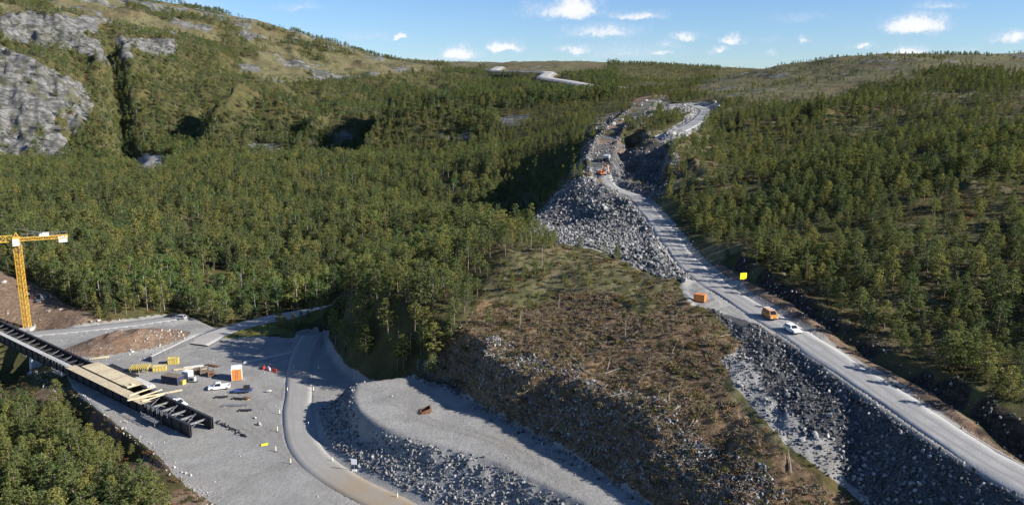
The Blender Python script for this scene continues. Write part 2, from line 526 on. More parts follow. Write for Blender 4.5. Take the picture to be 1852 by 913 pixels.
# earth pile in the yard
pile_c = at_z(232, 622, 0)
Z = Z + np.maximum(0, 4.6 * np.exp(-(((GX - pile_c[0]) * .8 + (GY - pile_c[1]) * .6) / 13) ** 2 - (((GX - pile_c[0]) * -.6 + (GY - pile_c[1]) * .8) / 8) ** 2) - .12) * (1 + .4 * fbm(GX, GY, 5, 3, 61))
gs = at_z(500, 598, 0)
Z = Z + 1.1 * np.exp(-(((GX - gs[0]) * .92 + (GY - gs[1]) * .4) / 17) ** 2 - (((GX - gs[0]) * -.4 + (GY - gs[1]) * .92) / 4.5) ** 2) * (dB > 4)

Zf = Z


def H(x, y):
    x = np.atleast_1d(np.asarray(x, float)); y = np.atleast_1d(np.asarray(y, float))
    r = np.interp(y, yr, np.arange(len(yr)))
    r0 = np.clip(r.astype(int), 0, len(yr) - 2); fr = r - r0
    c = (x / halfw(y) + 1) * .5 * (NC - 1)
    out = 0
    for k, w in ((0, 1 - fr), (1, fr)):
        cc = np.clip((x / halfw(yr[r0 + k]) + 1) * .5 * (NC - 1), 0, NC - 1.001)
        c0 = cc.astype(int); fc = cc - c0
        out = out + w * (Zf[r0 + k, c0] * (1 - fc) + Zf[r0 + k, c0 + 1] * fc)
    return out


def h1(x, y):
    return float(H(x, y)[0])


def hit(px, py, y0=90, y1=2500):
    a, b = ray(px, py)
    ys = np.geomspace(y0, y1, 4000)
    dz = CAMZ + b * ys - H(a * ys, ys)
    k = int(np.argmax(dz < 0))
    if dz[k] >= 0:
        return Vector((a * y1, y1, h1(a * y1, y1)))
    t = dz[k - 1] / (dz[k - 1] - dz[k] + 1e-9)
    Y = ys[k - 1] + t * (ys[k] - ys[k - 1])
    return Vector((a * Y, Y, h1(a * Y, Y)))


# ------------------------------------------------------------------ ground cover zones (polygons in photo pixels, with distance ranges)
YARDG = [(-90, 613), (-90, 606), (60, 604), (180, 592), (300, 572), (352, 572), (385, 592), (450, 605), (520, 612), (550, 608), (580, 600), (640, 640), (720, 700), (780, 800), (1000, 1100), (400, 1100), (400, 925), (325, 868), (275, 815), (190, 750), (130, 706), (112, 656), (74, 617)]
SLASH = [(800, 620), (860, 565), (960, 568), (1060, 545), (1130, 552), (1220, 560), (1290, 590), (1360, 640), (1300, 690), (1380, 790), (1560, 930), (1800, 1200), (1130, 1000), (1110, 900), (1000, 815), (900, 750), (810, 700), (760, 680)]
MOSS = [(860, 565), (880, 500), (930, 445), (990, 440), (1080, 455), (1210, 505), (1262, 560), (1290, 590), (1220, 560), (1130, 552), (1060, 545), (960, 568)]
HEAP = [(1138, 352), (1186, 419), (1222, 472), (1268, 517), (1240, 522), (1150, 484), (1080, 450), (1010, 440), (950, 415), (975, 375), (1040, 322), (1075, 318), (1090, 340)]
EMBR = [(1280, 556), (1372, 588), (1520, 682), (1690, 798), (1852, 895), (2000, 1000), (1700, 1000), (1570, 915), (1420, 800), (1330, 700), (1310, 660), (1345, 630)]
EMBL = [(1330, 690), (1300, 650), (1340, 625), (1420, 690), (1560, 800), (1720, 915), (1850, 1000), (1700, 1000), (1560, 905), (1430, 800)]
PEAT = [(1345, 524), (1420, 530), (1560, 592), (1700, 672), (1870, 775), (1870, 850), (1600, 690), (1450, 592)]
CUT = [(1030, 330), (1060, 250), (1075, 215), (1130, 200), (1155, 170), (1200, 168), (1215, 185), (1190, 205), (1150, 245), (1130, 290), (1150, 340), (1100, 350)]
UPR = [(1180, 250), (1230, 222), (1250, 200), (1195, 212), (1200, 192), (1262, 185), (1300, 188), (1300, 205), (1262, 236), (1200, 262)]
CLIFF4 = [(450, 262), (500, 258), (515, 285), (470, 300)]
CLIFF5 = [(560, 255), (625, 235), (640, 250), (620, 290), (565, 300)]
CLIFF6 = [(800, 232), (860, 225), (850, 250), (790, 255)]
CLIFF7 = [(900, 212), (960, 208), (940, 228), (905, 228)]
SCREE = [(240, 292), (262, 280), (315, 284), (318, 300), (270, 318), (245, 310)]
BANK = [(-60, 480), (0, 492), (60, 512), (120, 548), (180, 575), (260, 580), (300, 572), (240, 590), (150, 597), (40, 604), (-60, 600)]
BARE = [(-200, -60), (0, -60), (300, 5), (500, 20), (700, 80), (800, 118), (1000, 90), (1000, 122), (900, 128), (790, 128), (740, 130), (620, 145), (500, 150), (440, 130), (420, 80), (320, 62), (200, 62), (120, 55), (0, 25), (-200, 20)]
RBARE = [(1310, 90), (1900, 80), (1900, 130), (1700, 128), (1560, 150), (1520, 185), (1440, 195), (1330, 185), (1240, 165), (1300, 140)]
FARH = [(880, 100), (1000, 95), (1090, 104), (1100, 122), (1060, 135), (1000, 138), (880, 134)]
ROCKL = [(655, 455), (690, 455), (680, 490), (655, 490)]

PX, PY = project(GX, GY, Z)
wob = 5.0
PXw = PX + fbm(GX, GY, 14 * 1.0, 3, 101) * wob + fbm(GX * 300 / np.maximum(GY, 60), np.log(np.maximum(GY, 60)) * 300, 26, 4, 103, .6) * 13 * sm(GY, 250, 700)
PYw = PY + fbm(GX, GY, 11, 3, 102) * wob * .7


def zone(poly, lo=60, hi=400):
    return (inside(poly, PXw, PYw) & (GY > lo) & (GY < hi)).astype(np.float32)


def blur(a, n=1):
    for _ in range(n):
        b = a.copy()
        b[1:-1, 1:-1] = (a[1:-1, 1:-1] * 2 + a[:-2, 1:-1] + a[2:, 1:-1] + a[1:-1, :-2] + a[1:-1, 2:]) / 6
        a = b
    return a


gzy, gzx = np.gradient(Z)
dyr = np.gradient(yr)[:, None]
dxr = (2 * halfw(yr) / (NC - 1))[:, None]
slope = np.hypot(gzy / dyr, gzx / dxr)

A = {}
yard_in = zone(YARDG, 60, 290) * (dyard < 1.2)
gravel = np.maximum.reduce([yard_in, zone(HEAP, 200, 400), zone(EMBR, 60, 220), zone(EMBL, 60, 220) * .9, zone(UPR, 350, 800), zone(SCREE, 600, 1000),
                            ((dmo < 15) & (GY > 80) & (zm > zy - .3) & ((Z < zm + .35) | (dmo < .25))).astype(np.float32), (dR < 5.2).astype(np.float32), (dT < 8) * (lT < 52) * .75, (dF < 14) * 1.0, (dY < 5) * 1.0, (dB < 4.2) * 1.0, (dL < 4.5) * 1.0, (dlo < 1.5) * 1.0])
heap_gap_shade = zone(HEAP, 200, 400)  # shade in the gaps between heap blocks, painted into the ground
rock = np.maximum.reduce([zone(CLIFF1, 700, 1300), zone(CLIFF2, 800, 1500), zone(CLIFF3, 900, 1400), zone(CLIFF4, 700, 1100), zone(CLIFF5, 700, 1100), zone(CLIFF6, 600, 1200), zone(CLIFF7, 600, 1200), zone(ROCKL, 300, 600),
                          zone(BARE, 900, 2500) * sm(fbm(GX, GY, 60, 4, 130), .08, .3) * .9, zone(RBARE, 350, 1300) * sm(fbm(GX, GY, 30, 4, 131), .2, .4) * .8, ((dT < 20) & (lT > 30) | (dpo < 9)) * (dR > 6) * (.35 + .5 * sm(fbm(GX, GY, 12, 3, 182), -.2, .2))])
pile_m = ((GX - pile_c[0]) * .8 + (GY - pile_c[1]) * .6) ** 2 / 18 ** 2 + ((GX - pile_c[0]) * -.6 + (GY - pile_c[1]) * .8) ** 2 / 11 ** 2 < 1
FB = [(60, 672), (120, 705), (190, 752), (275, 818), (325, 870), (400, 925), (420, 1000), (300, 1000), (230, 880), (150, 800), (60, 740)]
dirt = np.maximum.reduce([zone(FB, 100, 240) * sm(fbm(GX, GY, 9, 3, 191), -.2, .2) * .9, zone(BANK, 200, 330), pile_m * .9, zone(CUT, 330, 800) * sm(fbm(GX, GY, 25, 3, 160), -.25, .05) * .9, (bank * np.exp(-((dR - 6.3) / 2.0) ** 2)) * .8])
_mz = np.maximum(zone(SLASH, 80, 260), zone(MOSS, 120, 300))
slashm = _mz * sm(PY + fbm(GX, GY, 16, 4, 190, .6) * 75, 520, 585) + zone(MOSS, 120, 300) * .1
peat = np.maximum(zone(PEAT, 60, 240) * .55 * sm(fbm(GX, GY, 8, 3, 33), -.3, .1), (bank * (np.exp(-((dR - 10) / 1.5) ** 2) + .6 * np.exp(-((dR - 12) / 1.4) ** 2)) * (.35 + .65 * sm(fbm(GX, GY, 9, 3, 34), -.25, .1))).clip(0, 1))
rgt = ((PX > 1150) & (sR >= 0) | (PX > 1250)) & (GY > 120) & (GY < 700) & ((dR > 14) | (GY > 215))
heath = np.maximum.reduce([rgt * .75 * sm(fbm(GX, GY, 32, 4, 170), -.15, .2), zone(BARE, 900, 2600) * (.35 + .65 * sm(fbm(GX, GY, 90, 4, 171), -.2, .1)), zone(RBARE, 330, 1500), zone(FARH, 1100, 2700), zone(MOSS, 120, 300), (GY > 2100) * 1.0])
strip = np.exp(-(((GX - gs[0]) * .92 + (GY - gs[1]) * .4) / 17) ** 2 - (((GX - gs[0]) * -.4 + (GY - gs[1]) * .92) / 4.5) ** 2)
rock = rock * np.maximum(sm(fbm(GX * .8 + GY * .5, GY, 55, 4, 140, .6), -.34, -.16), zone(CLIFF1, 700, 1300) * sm(fbm(GX + GY * .5, GY, 34, 4, 141, .65), -.30, -.12))
gravel = gravel * (1 - (strip > .3) * (dB > 4) * (GY < 300)) * (1 - pile_m * .75)
gravel = np.where((peat > .3) & (dR > 5), gravel * .3, gravel)
A['gravel'] = blur(gravel.astype(np.float32), 1)
A['rock'] = blur(rock.astype(np.float32), 1)
A['dirt'] = blur(dirt.astype(np.float32), 2)
A['slash'] = blur(slashm.astype(np.float32), 2)
A['peat'] = blur(peat.astype(np.float32), 1)
A['heath'] = blur(heath.astype(np.float32), 3)
dark = (sR < 0) * sm(dR, 3.9, 5) * (1 - sm(dR + fbm(GX, GY, 7, 3, 57) * 4, 13, 17)) * (GY < 200) * (GY > 60) * inside(EMBR, PXw, PYw)  # shade of the embankment slope facing away from the sun, painted as ground colour
A['dark'] = blur(np.maximum(np.maximum(dark, heap_gap_shade * .55 * (dR > 4.5)), ((dpo < 3) | ((dT < 9) & (lT > 34) & (lT < 120))) * .5).astype(np.float32), 1)  # pit and cut floor get their shadow painted in here too
RUTS = [[(420, 712), (470, 735), (505, 775), (530, 820)], [(280, 690), (360, 725), (440, 768), (520, 822), (600, 870)], [(110, 640), (190, 650), (290, 672)], [(400, 900), (470, 860), (540, 828)], [(350, 640), (400, 650), (470, 690), (515, 720)],
        [(330, 610), (300, 640), (330, 660), (420, 690), (500, 790)], [(700, 720), (780, 760), (900, 800), (1040, 880)]]
rut = np.zeros(GX.shape)
for _r in RUTS:
    _l = smooth_line([at_z(a_, b_, 7 if a_ > 650 else 0) for a_, b_ in _r], 4)
    _d = polydist(GX, GY, _l)[0]
    rut = np.maximum(rut, np.exp(-((_d - .95) / .45) ** 2) + .5 * np.exp(-(_d / 2.2) ** 2))
A['rut'] = rut * (.55 + .45 * fbm(GX, GY, 6, 2, 199))
A['grass'] = blur(((strip > .3) & (dB > 3.6)).astype(np.float32), 1)


def grid_sample(arr, x, y):
    r = np.clip(np.round(np.interp(y, yr, np.arange(len(yr)))).astype(int), 0, len(yr) - 1)
    c = np.clip(np.round((x / halfw(y) + 1) * .5 * (NC - 1)).astype(int), 0, NC - 1)
    return arr[r, c]


# ------------------------------------------------------------------ materials
MATS = {}


def new_mat(name):
    m = bpy.data.materials.new(name)
    m.use_nodes = True
    t = NT(m.node_tree)
    b = m.node_tree.nodes['Principled BSDF']
    MATS[name] = m
    return m, t, b


def simple(name, col, rough=.6, metal=0., var=.18, scale=3., bump=0., dirt=None):
    m, t, b = new_mat(name)
    tcn = t.node('ShaderNodeTexCoord')
    n1 = t.noise(tcn.outputs['Object'], scale, 4, .6)
    dark = tuple(c * (1 - var) for c in col)
    lite = tuple(min(1, c * (1 + var * .6)) for c in col)
    c = t.mix(t.sstep(n1, .3, .7), dark, lite)
    if dirt:
        c = t.mix(t.sstep(t.noise(tcn.outputs['Object'], scale * .7, 5, .7), .52, .7, 0, .55), c, dirt)
    t.set(b.inputs['Base Color'], c)
    b.inputs['Roughness'].default_value = rough
    b.inputs['Metallic'].default_value = metal
    if bump:
        bn = t.node('ShaderNodeBump')
        bn.inputs['Strength'].default_value = bump
        bn.inputs['Distance'].default_value = .05
        t.l.new(t.noise(tcn.outputs['Object'], scale * 8, 4), bn.inputs['Height'])
        t.l.new(bn.outputs[0], b.inputs['Normal'])
    return m


def terrain_mat():
    m, t, b = new_mat('terrain')
    geo = t.node('ShaderNodeNewGeometry')
    P = geo.outputs['Position']
    def attr(n):
        a = t.node('ShaderNodeAttribute', attribute_name=n)
        return a.outputs['Fac']
    nf = t.noise(P, .9, 5, .65)
    nm = t.noise(P, .18, 4, .6)
    nl = t.noise(P, .02, 4, .6)
    nff = t.noise(P, 3.5, 4, .6)
    brk = t.math('MULTIPLY', t.math('SUBTRACT', t.math('ADD', nf, nm), 1.0), .55)
    # forest floor / moss
    floor_ = t.mix(t.sstep(nm, .35, .65), (.040, .045, .016), (.085, .082, .030))
    floor_ = t.mix(t.sstep(nf, .45, .7), floor_, (.060, .042, .024))
    floor_ = t.mix(t.sstep(nl, .5, .62, 0, .55), floor_, (.10, .075, .030))
    heath = t.mix(t.sstep(nm, .35, .62), (.085, .084, .036), (.145, .125, .070))
    heath = t.mix(t.sstep(nf, .48, .66), heath, (.055, .060, .022))
    heath = t.mix(t.sstep(nl, .45, .65, 0, .6), heath, (.12, .088, .048))
    slash = t.mix(t.sstep(nf, .36, .64), (.105, .066, .036), (.205, .138, .082))
    slash = t.mix(t.sstep(nm, .50, .68, 0, .8), slash, (.080, .078, .024))
    slash = t.mix(t.sstep(nff, .58, .72, 0, .7), slash, (.20, .165, .125))
    dirt = t.mix(t.sstep(nf, .35, .65), (.105, .070, .046), (.21, .15, .105))
    dirt = t.mix(t.sstep(nm, .48, .66, 0, .8), dirt, (.17, .095, .055))
    dirt = t.mix(t.sstep(nff, .62, .70), dirt, (.34, .31, .27))
    peat = t.mix(t.sstep(nf, .4, .65), (.020, .016, .012), (.060, .045, .032))
    gravel = t.mix(t.sstep(nm, .30, .70), (.235, .228, .214), (.312, .303, .284))
    gravel = t.mix(t.sstep(nff, .35, .70), t.mix(.35, gravel, (.13, .13, .128)), gravel)
    gravel = t.mix(t.sstep(nl, .50, .66, 0, .5), gravel, (.26, .228, .18))
    gravel = t.mix(t.sstep(t.noise(P, .45, 6, .7), .50, .68, 0, .45), gravel, (.165, .160, .150))
    trk = t.node('ShaderNodeTexWave', wave_type='BANDS'); t.l.new(P, trk.inputs[0]); trk.inputs['Scale'].default_value = .16; trk.inputs['Distortion'].default_value = 9; trk.inputs['Detail'].default_value = 2; trk.inputs['Detail Scale'].default_value = .25
    gravel = t.mix(t.math('MULTIPLY', t.sstep(trk.outputs[1], .80, .97), t.sstep(nl, .42, .6, 0, .5)), gravel, (.22, .215, .205))
    gravel = t.mix(t.math('MULTIPLY', attr('rut'), t.sstep(nm, .2, .7, .25, .8), clamp=True), gravel, (.155, .142, .122))
    gravel = t.mix(t.sstep(t.noise(P, .075, 4, .6), .54, .64, 0, .45), gravel, (.17, .163, .15))
    gravel = t.mix(t.sstep(t.noise(P, 5.0, 3, .6), .60, .70, 0, .8), gravel, (.42, .41, .39))
    # rock with streaks
    mp = t.node('ShaderNodeMapping'); t.l.new(P, mp.inputs[0]); mp.inputs['Rotation'].default_value = (.5, .7, .4); mp.inputs['Scale'].default_value = (.30, .75, .75)
    st = t.noise(mp.outputs[0], .16, 6, .7)
    rock = t.mix(t.sstep(st, .34, .66), (.062, .061, .058), (.215, .21, .20))
    vo = t.node('ShaderNodeTexVoronoi', feature='DISTANCE_TO_EDGE'); t.l.new(mp.outputs[0], vo.inputs['Vector']); vo.inputs['Scale'].default_value = .13
    rock = t.mix(t.sstep(vo.outputs['Distance'], .0, .10, .75, 0), rock, (.05, .048, .045))
    rock = t.mix(t.sstep(t.noise(P, .05, 5, .65), .50, .62, 0, .75), rock, (.085, .082, .045))
    g = t.mix(t.sstep(t.math('ADD', attr('heath'), brk), .40, .60), floor_, heath)
    g = t.mix(t.sstep(t.math('ADD', attr('slash'), brk), .30, .60), g, slash)
    g = t.mix(t.sstep(t.math('ADD', attr('dirt'), brk), .35, .62), g, dirt)
    g = t.mix(t.sstep(t.math('ADD', attr('rock'), t.math('ADD', brk, t.math('MULTIPLY', t.math('SUBTRACT', t.noise(P, .07, 5, .65), .5), 1.2))), .42, .58), g, rock)
    g = t.mix(t.sstep(t.math('ADD', attr('gravel'), brk), .40, .56), g, gravel)
    g = t.mix(t.sstep(t.math('ADD', attr('dark'), brk), .40, .60), g, t.mix(t.sstep(nff, .35, .7), (.040, .040, .042), (.11, .11, .11)))  # near-black tone paints shade on embankment, heap gaps and cut floor
    g = t.mix(t.sstep(t.math('ADD', attr('peat'), brk), .40, .60), g, peat)
    g = t.mix(t.sstep(t.math('ADD', attr('grass'), brk), .40, .60), g, t.mix(nf, (.075, .085, .022), (.15, .14, .045)))
    t.set(b.inputs['Base Color'], g)
    b.inputs['Roughness'].default_value = .95
    b.inputs['Specular IOR Level'].default_value = .15
    bn = t.node('ShaderNodeBump')
    bn.inputs['Strength'].default_value = .8
    bn.inputs['Distance'].default_value = .35
    hsum = t.math('ADD', t.math('MULTIPLY', nf, .6), t.math('ADD', t.math('MULTIPLY', nff, .25), t.math('MULTIPLY', t.math('MULTIPLY', st, attr('rock')), 9.)))
    t.l.new(hsum, bn.inputs['Height'])
    t.l.new(bn.outputs[0], b.inputs['Normal'])
    return m


terrain_mat()


def mesh_obj(name, verts, faces, mat, parent=None, smooth=False, link=True, mats=None, fmat=None):
    me = bpy.data.meshes.new(name)
    me.from_pydata(verts, [], faces)
    for mm_ in (mats or ([mat] if mat else [])):
        me.materials.append(MATS[mm_])
    if fmat is not None:
        me.polygons.foreach_set('material_index', np.asarray(fmat, np.int32))
    if smooth:
        me.polygons.foreach_set('use_smooth', np.ones(len(me.polygons), bool))
    me.update()
    ob = bpy.data.objects.new(name, me)
    if link:
        COL.objects.link(ob)
    if parent is not None:
        ob.parent = parent
    return ob


# ------------------------------------------------------------------ terrain mesh
def grid_mesh(name, X, Y, Zg, mat, smooth=True):
    nr, nc = X.shape
    me = bpy.data.meshes.new(name)
    co = np.stack([X, Y, Zg], -1).reshape(-1, 3).astype(np.float32)
    i = np.arange((nr - 1) * (nc - 1)); r = i // (nc - 1); c = i % (nc - 1)
    v0 = r * nc + c
    f = np.stack([v0, v0 + 1, v0 + nc + 1, v0 + nc], 1).astype(np.int32)
    me.vertices.add(len(co)); me.vertices.foreach_set('co', co.ravel())
    me.loops.add(f.size); me.loops.foreach_set('vertex_index', f.ravel())
    me.polygons.add(len(f)); me.polygons.foreach_set('loop_start', np.arange(0, f.size, 4, dtype=np.int32))
    me.update(calc_edges=True)
    if smooth:
        me.polygons.foreach_set('use_smooth', np.ones(len(f), bool))
    me.materials.append(MATS[mat])
    ob = bpy.data.objects.new(name, me)
    COL.objects.link(ob)
    return ob


terrain = grid_mesh('terrain', GX, GY, Z, 'terrain')
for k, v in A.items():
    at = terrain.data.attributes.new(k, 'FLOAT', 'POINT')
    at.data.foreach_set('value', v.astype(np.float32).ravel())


def struct(o, label, cat):
    o['kind'] = 'structure'; o['label'] = label; o['category'] = cat
    return o


struct(terrain, 'wooded valley, stony hillsides and cleared construction ground', 'terrain')
def road_mat(name, c0, c1, ctrack, tint=None):
    m, t, b = new_mat(name)
    uv = t.node('ShaderNodeUVMap')
    sp = t.node('ShaderNodeSeparateXYZ'); t.l.new(uv.outputs[0], sp.inputs[0])
    geo = t.node('ShaderNodeNewGeometry'); P = geo.outputs['Position']
    wv = t.math('MULTIPLY', t.math('SUBTRACT', t.noise(P, .10, 2), .5), 1.6)
    u = t.math('ABSOLUTE', t.math('ADD', sp.outputs[0], wv))
    tr = t.math('SUBTRACT', 1.0, t.math('MULTIPLY', t.math('ABSOLUTE', t.math('SUBTRACT', u, 1.15)), 1.6), clamp=True)
    nm = t.noise(P, .25, 4, .6); nf = t.noise(P, 3, 4, .6)
    c = t.mix(t.sstep(nm, .3, .7), c0, c1)
    c = t.mix(t.sstep(nf, .4, .75, 0, .35), c, tuple(v * .6 for v in c0))
    c = t.mix(t.math('MULTIPLY', tr, t.sstep(nm, .2, .6, .2, .7)), c, ctrack)
    edge = t.sstep(t.math('ABSOLUTE', sp.outputs[0]), 2.2, 3.6)
    c = t.mix(t.math('MULTIPLY', edge, t.sstep(nf, .30, .6)), c, (.345, .34, .328))
    if tint:
        c = t.mix(t.math('MULTIPLY', t.sstep(sp.outputs[1], tint[0], tint[1]), t.sstep(nm, .25, .6, .3, .85)), c, tint[2])
    t.set(b.inputs['Base Color'], c)
    b.inputs['Roughness'].default_value = .95
    b.inputs['Specular IOR Level'].default_value = .15
    bn = t.node('ShaderNodeBump'); bn.inputs['Strength'].default_value = .5; bn.inputs['Distance'].default_value = .08
    t.l.new(nf, bn.inputs['Height']); t.l.new(bn.outputs[0], b.inputs['Normal'])


road_mat('road_gravel', (.25, .246, .237), (.31, .305, .295), (.18, .175, .17))
road_mat('road_yard', (.262, .252, .234), (.30, .288, .268), (.245, .233, .213), (88, 104, (.26, .205, .14)))
road_mat('road_far', (.31, .29, .265), (.36, .34, .315), (.29, .275, .255))


def road(name, line, hw, mat, label, jit=.3):
    P = np.array(line)
    T = np.gradient(P[:, :2], axis=0); T /= np.linalg.norm(T, axis=1)[:, None]
    N = np.stack([T[:, 1], -T[:, 0]], 1)
    S = np.concatenate([[0], np.cumsum(np.linalg.norm(np.diff(P[:, :2], axis=0), axis=1))])
    us = np.array([-1.05, -1, -.6, -.2, .2, .6, 1, 1.05])
    V, UV = [], []
    for i in range(len(P)):
        for u in us:
            w = hw + jit * float(fbm(np.array([S[i]]), np.array([u * 40]), 7, 2, 200)[0])
            x, y = P[i, 0] + N[i, 0] * u * w, P[i, 1] + N[i, 1] * u * w
            z = P[i, 2] + .05 + .06 * (1 - u * u)
            if abs(u) > 1:
                z = P[i, 2] - .35
            V.append((x, y, z)); UV.append((u * w, S[i]))
    n = len(us)
    Fc = [(i * n + j, i * n + j + 1, (i + 1) * n + j + 1, (i + 1) * n + j) for i in range(len(P) - 1) for j in range(n - 1)]
    ob = mesh_obj(name, V, Fc, mat, smooth=True)
    uvl = ob.data.uv_layers.new(name='UVMap')
    for l in ob.data.loops:
        uvl.data[l.index].uv = UV[l.vertex_index]
    return struct(ob, label, 'road')


road('gravel_road', ROAD, 3.4, 'road_gravel', 'straight grey gravel road running up beside the knoll', .8)
road('blasted_track', TRACK[:11], 3.2, 'road_gravel', 'rough track climbing into the blasted rock cut', .6)
road('upper_road', UPROAD, 4.2, 'road_gravel', 'short bend of gravel road on the rock fill', .5)
road('far_road', FARROAD, 9, 'road_far', 'pale road winding over the far hill', 1)
road('yard_road', YROAD, 3.3, 'road_yard', 'smooth gravel road curving past the spoil heap', .2)
road('forest_road', BROAD, 4.8, 'road_far', 'gravel road leaving the yard along the forest edge', .2)
road('bank_road', LROAD, 2.9, 'road_gravel', 'gravel lane below the brown earth bank', .4)

# ------------------------------------------------------------------ foliage and stone materials
def foliage_mat(name, stops, trans=.25):
    m, t, b = new_mat(name)
    oi = t.node('ShaderNodeObjectInfo')
    geo = t.node('ShaderNodeNewGeometry')
    c = t.ramp(oi.outputs['Random'], stops)
    k = t.math('ADD', t.math('MULTIPLY', geo.outputs['Random Per Island'], .7), .65)
    c = t.vmath('MULTIPLY', c, k)
    b.inputs['Roughness'].default_value = .75
    b.inputs['Specular IOR Level'].default_value = .25
    t.set(b.inputs['Base Color'], c)
    tr = t.node('ShaderNodeBsdfTranslucent')
    t.set(tr.inputs[0], t.vmath('MULTIPLY', c, (1.1, 1.2, .6)))
    mx = t.node('ShaderNodeMixShader'); mx.inputs[0].default_value = trans
    t.l.new(b.outputs[0], mx.inputs[1]); t.l.new(tr.outputs[0], mx.inputs[2])
    t.l.new(mx.outputs[0], t.n['Material Output'].inputs['Surface'])
    return m


foliage_mat('pine_needles', [(0, (.074, .102, .037)), (.3, (.114, .138, .042)), (.7, (.158, .172, .048)), (1, (.222, .206, .055))], .36)
foliage_mat('spruce_needles', [(0, (.052, .075, .032)), (.5, (.078, .100, .040)), (1, (.105, .122, .046))])
foliage_mat('birch_leaves', [(0, (.060, .100, .028)), (.45, (.092, .140, .034)), (.8, (.130, .165, .038)), (1, (.180, .172, .042))])
foliage_mat('shrub_leaves', [(0, (.060, .060, .020)), (.3, (.095, .090, .028)), (.6, (.125, .105, .034)), (.85, (.150, .095, .032)), (1, (.17, .075, .03))])
foliage_mat('brash_needles', [(0, (.130, .088, .052)), (.35, (.190, .130, .076)), (.6, (.22, .158, .092)), (.8, (.145, .132, .046)), (1, (.25, .135, .072))], .12)
simple('bark', (.165, .125, .095), .9, var=.35, scale=2)
simple('birch_bark', (.22, .205, .18), .9, var=.35, scale=3)
simple('grey_wood', (.27, .235, .195), .85, var=.35, scale=2)


def stone_mat(name, stops):
    m, t, b = new_mat(name)
    oi = t.node('ShaderNodeObjectInfo'); tcn = t.node('ShaderNodeTexCoord')
    c = t.ramp(oi.outputs['Random'], stops)
    c = t.mix(t.sstep(t.noise(tcn.outputs['Object'], 2.2, 4, .65), .42, .66, 0, .6), c, tuple(v * .5 for v in stops[0][1]))
    t.set(b.inputs['Base Color'], c)
    b.inputs['Roughness'].default_value = .9
    b.inputs['Specular IOR Level'].default_value = .2
    bn = t.node('ShaderNodeBump'); bn.inputs['Strength'].default_value = .6; bn.inputs['Distance'].default_value = .1
    t.l.new(t.noise(tcn.outputs['Object'], 5, 4), bn.inputs['Height']); t.l.new(bn.outputs[0], b.inputs['Normal'])


stone_mat('blasted_stone', [(0, (.13, .13, .128)), (.4, (.21, .208, .202)), (.8, (.29, .285, .274)), (1, (.42, .41, .39))])
stone_mat('dark_stone', [(0, (.045, .045, .047)), (.5, (.10, .10, .10)), (.8, (.19, .19, .19)), (1, (.40, .39, .38))])  # own dark colour on spoil and peat; painted shade on embankment and rock fill
stone_mat('pale_stone', [(0, (.31, .295, .27)), (.6, (.41, .39, .36)), (1, (.56, .54, .50))])


# ------------------------------------------------------------------ plant and stone prototypes
PROTO = []


def proto(name, V, Fc, mats, fm):
    ob = mesh_obj(name, V, Fc, None, link=False, mats=mats, fmat=fm)
    return ob


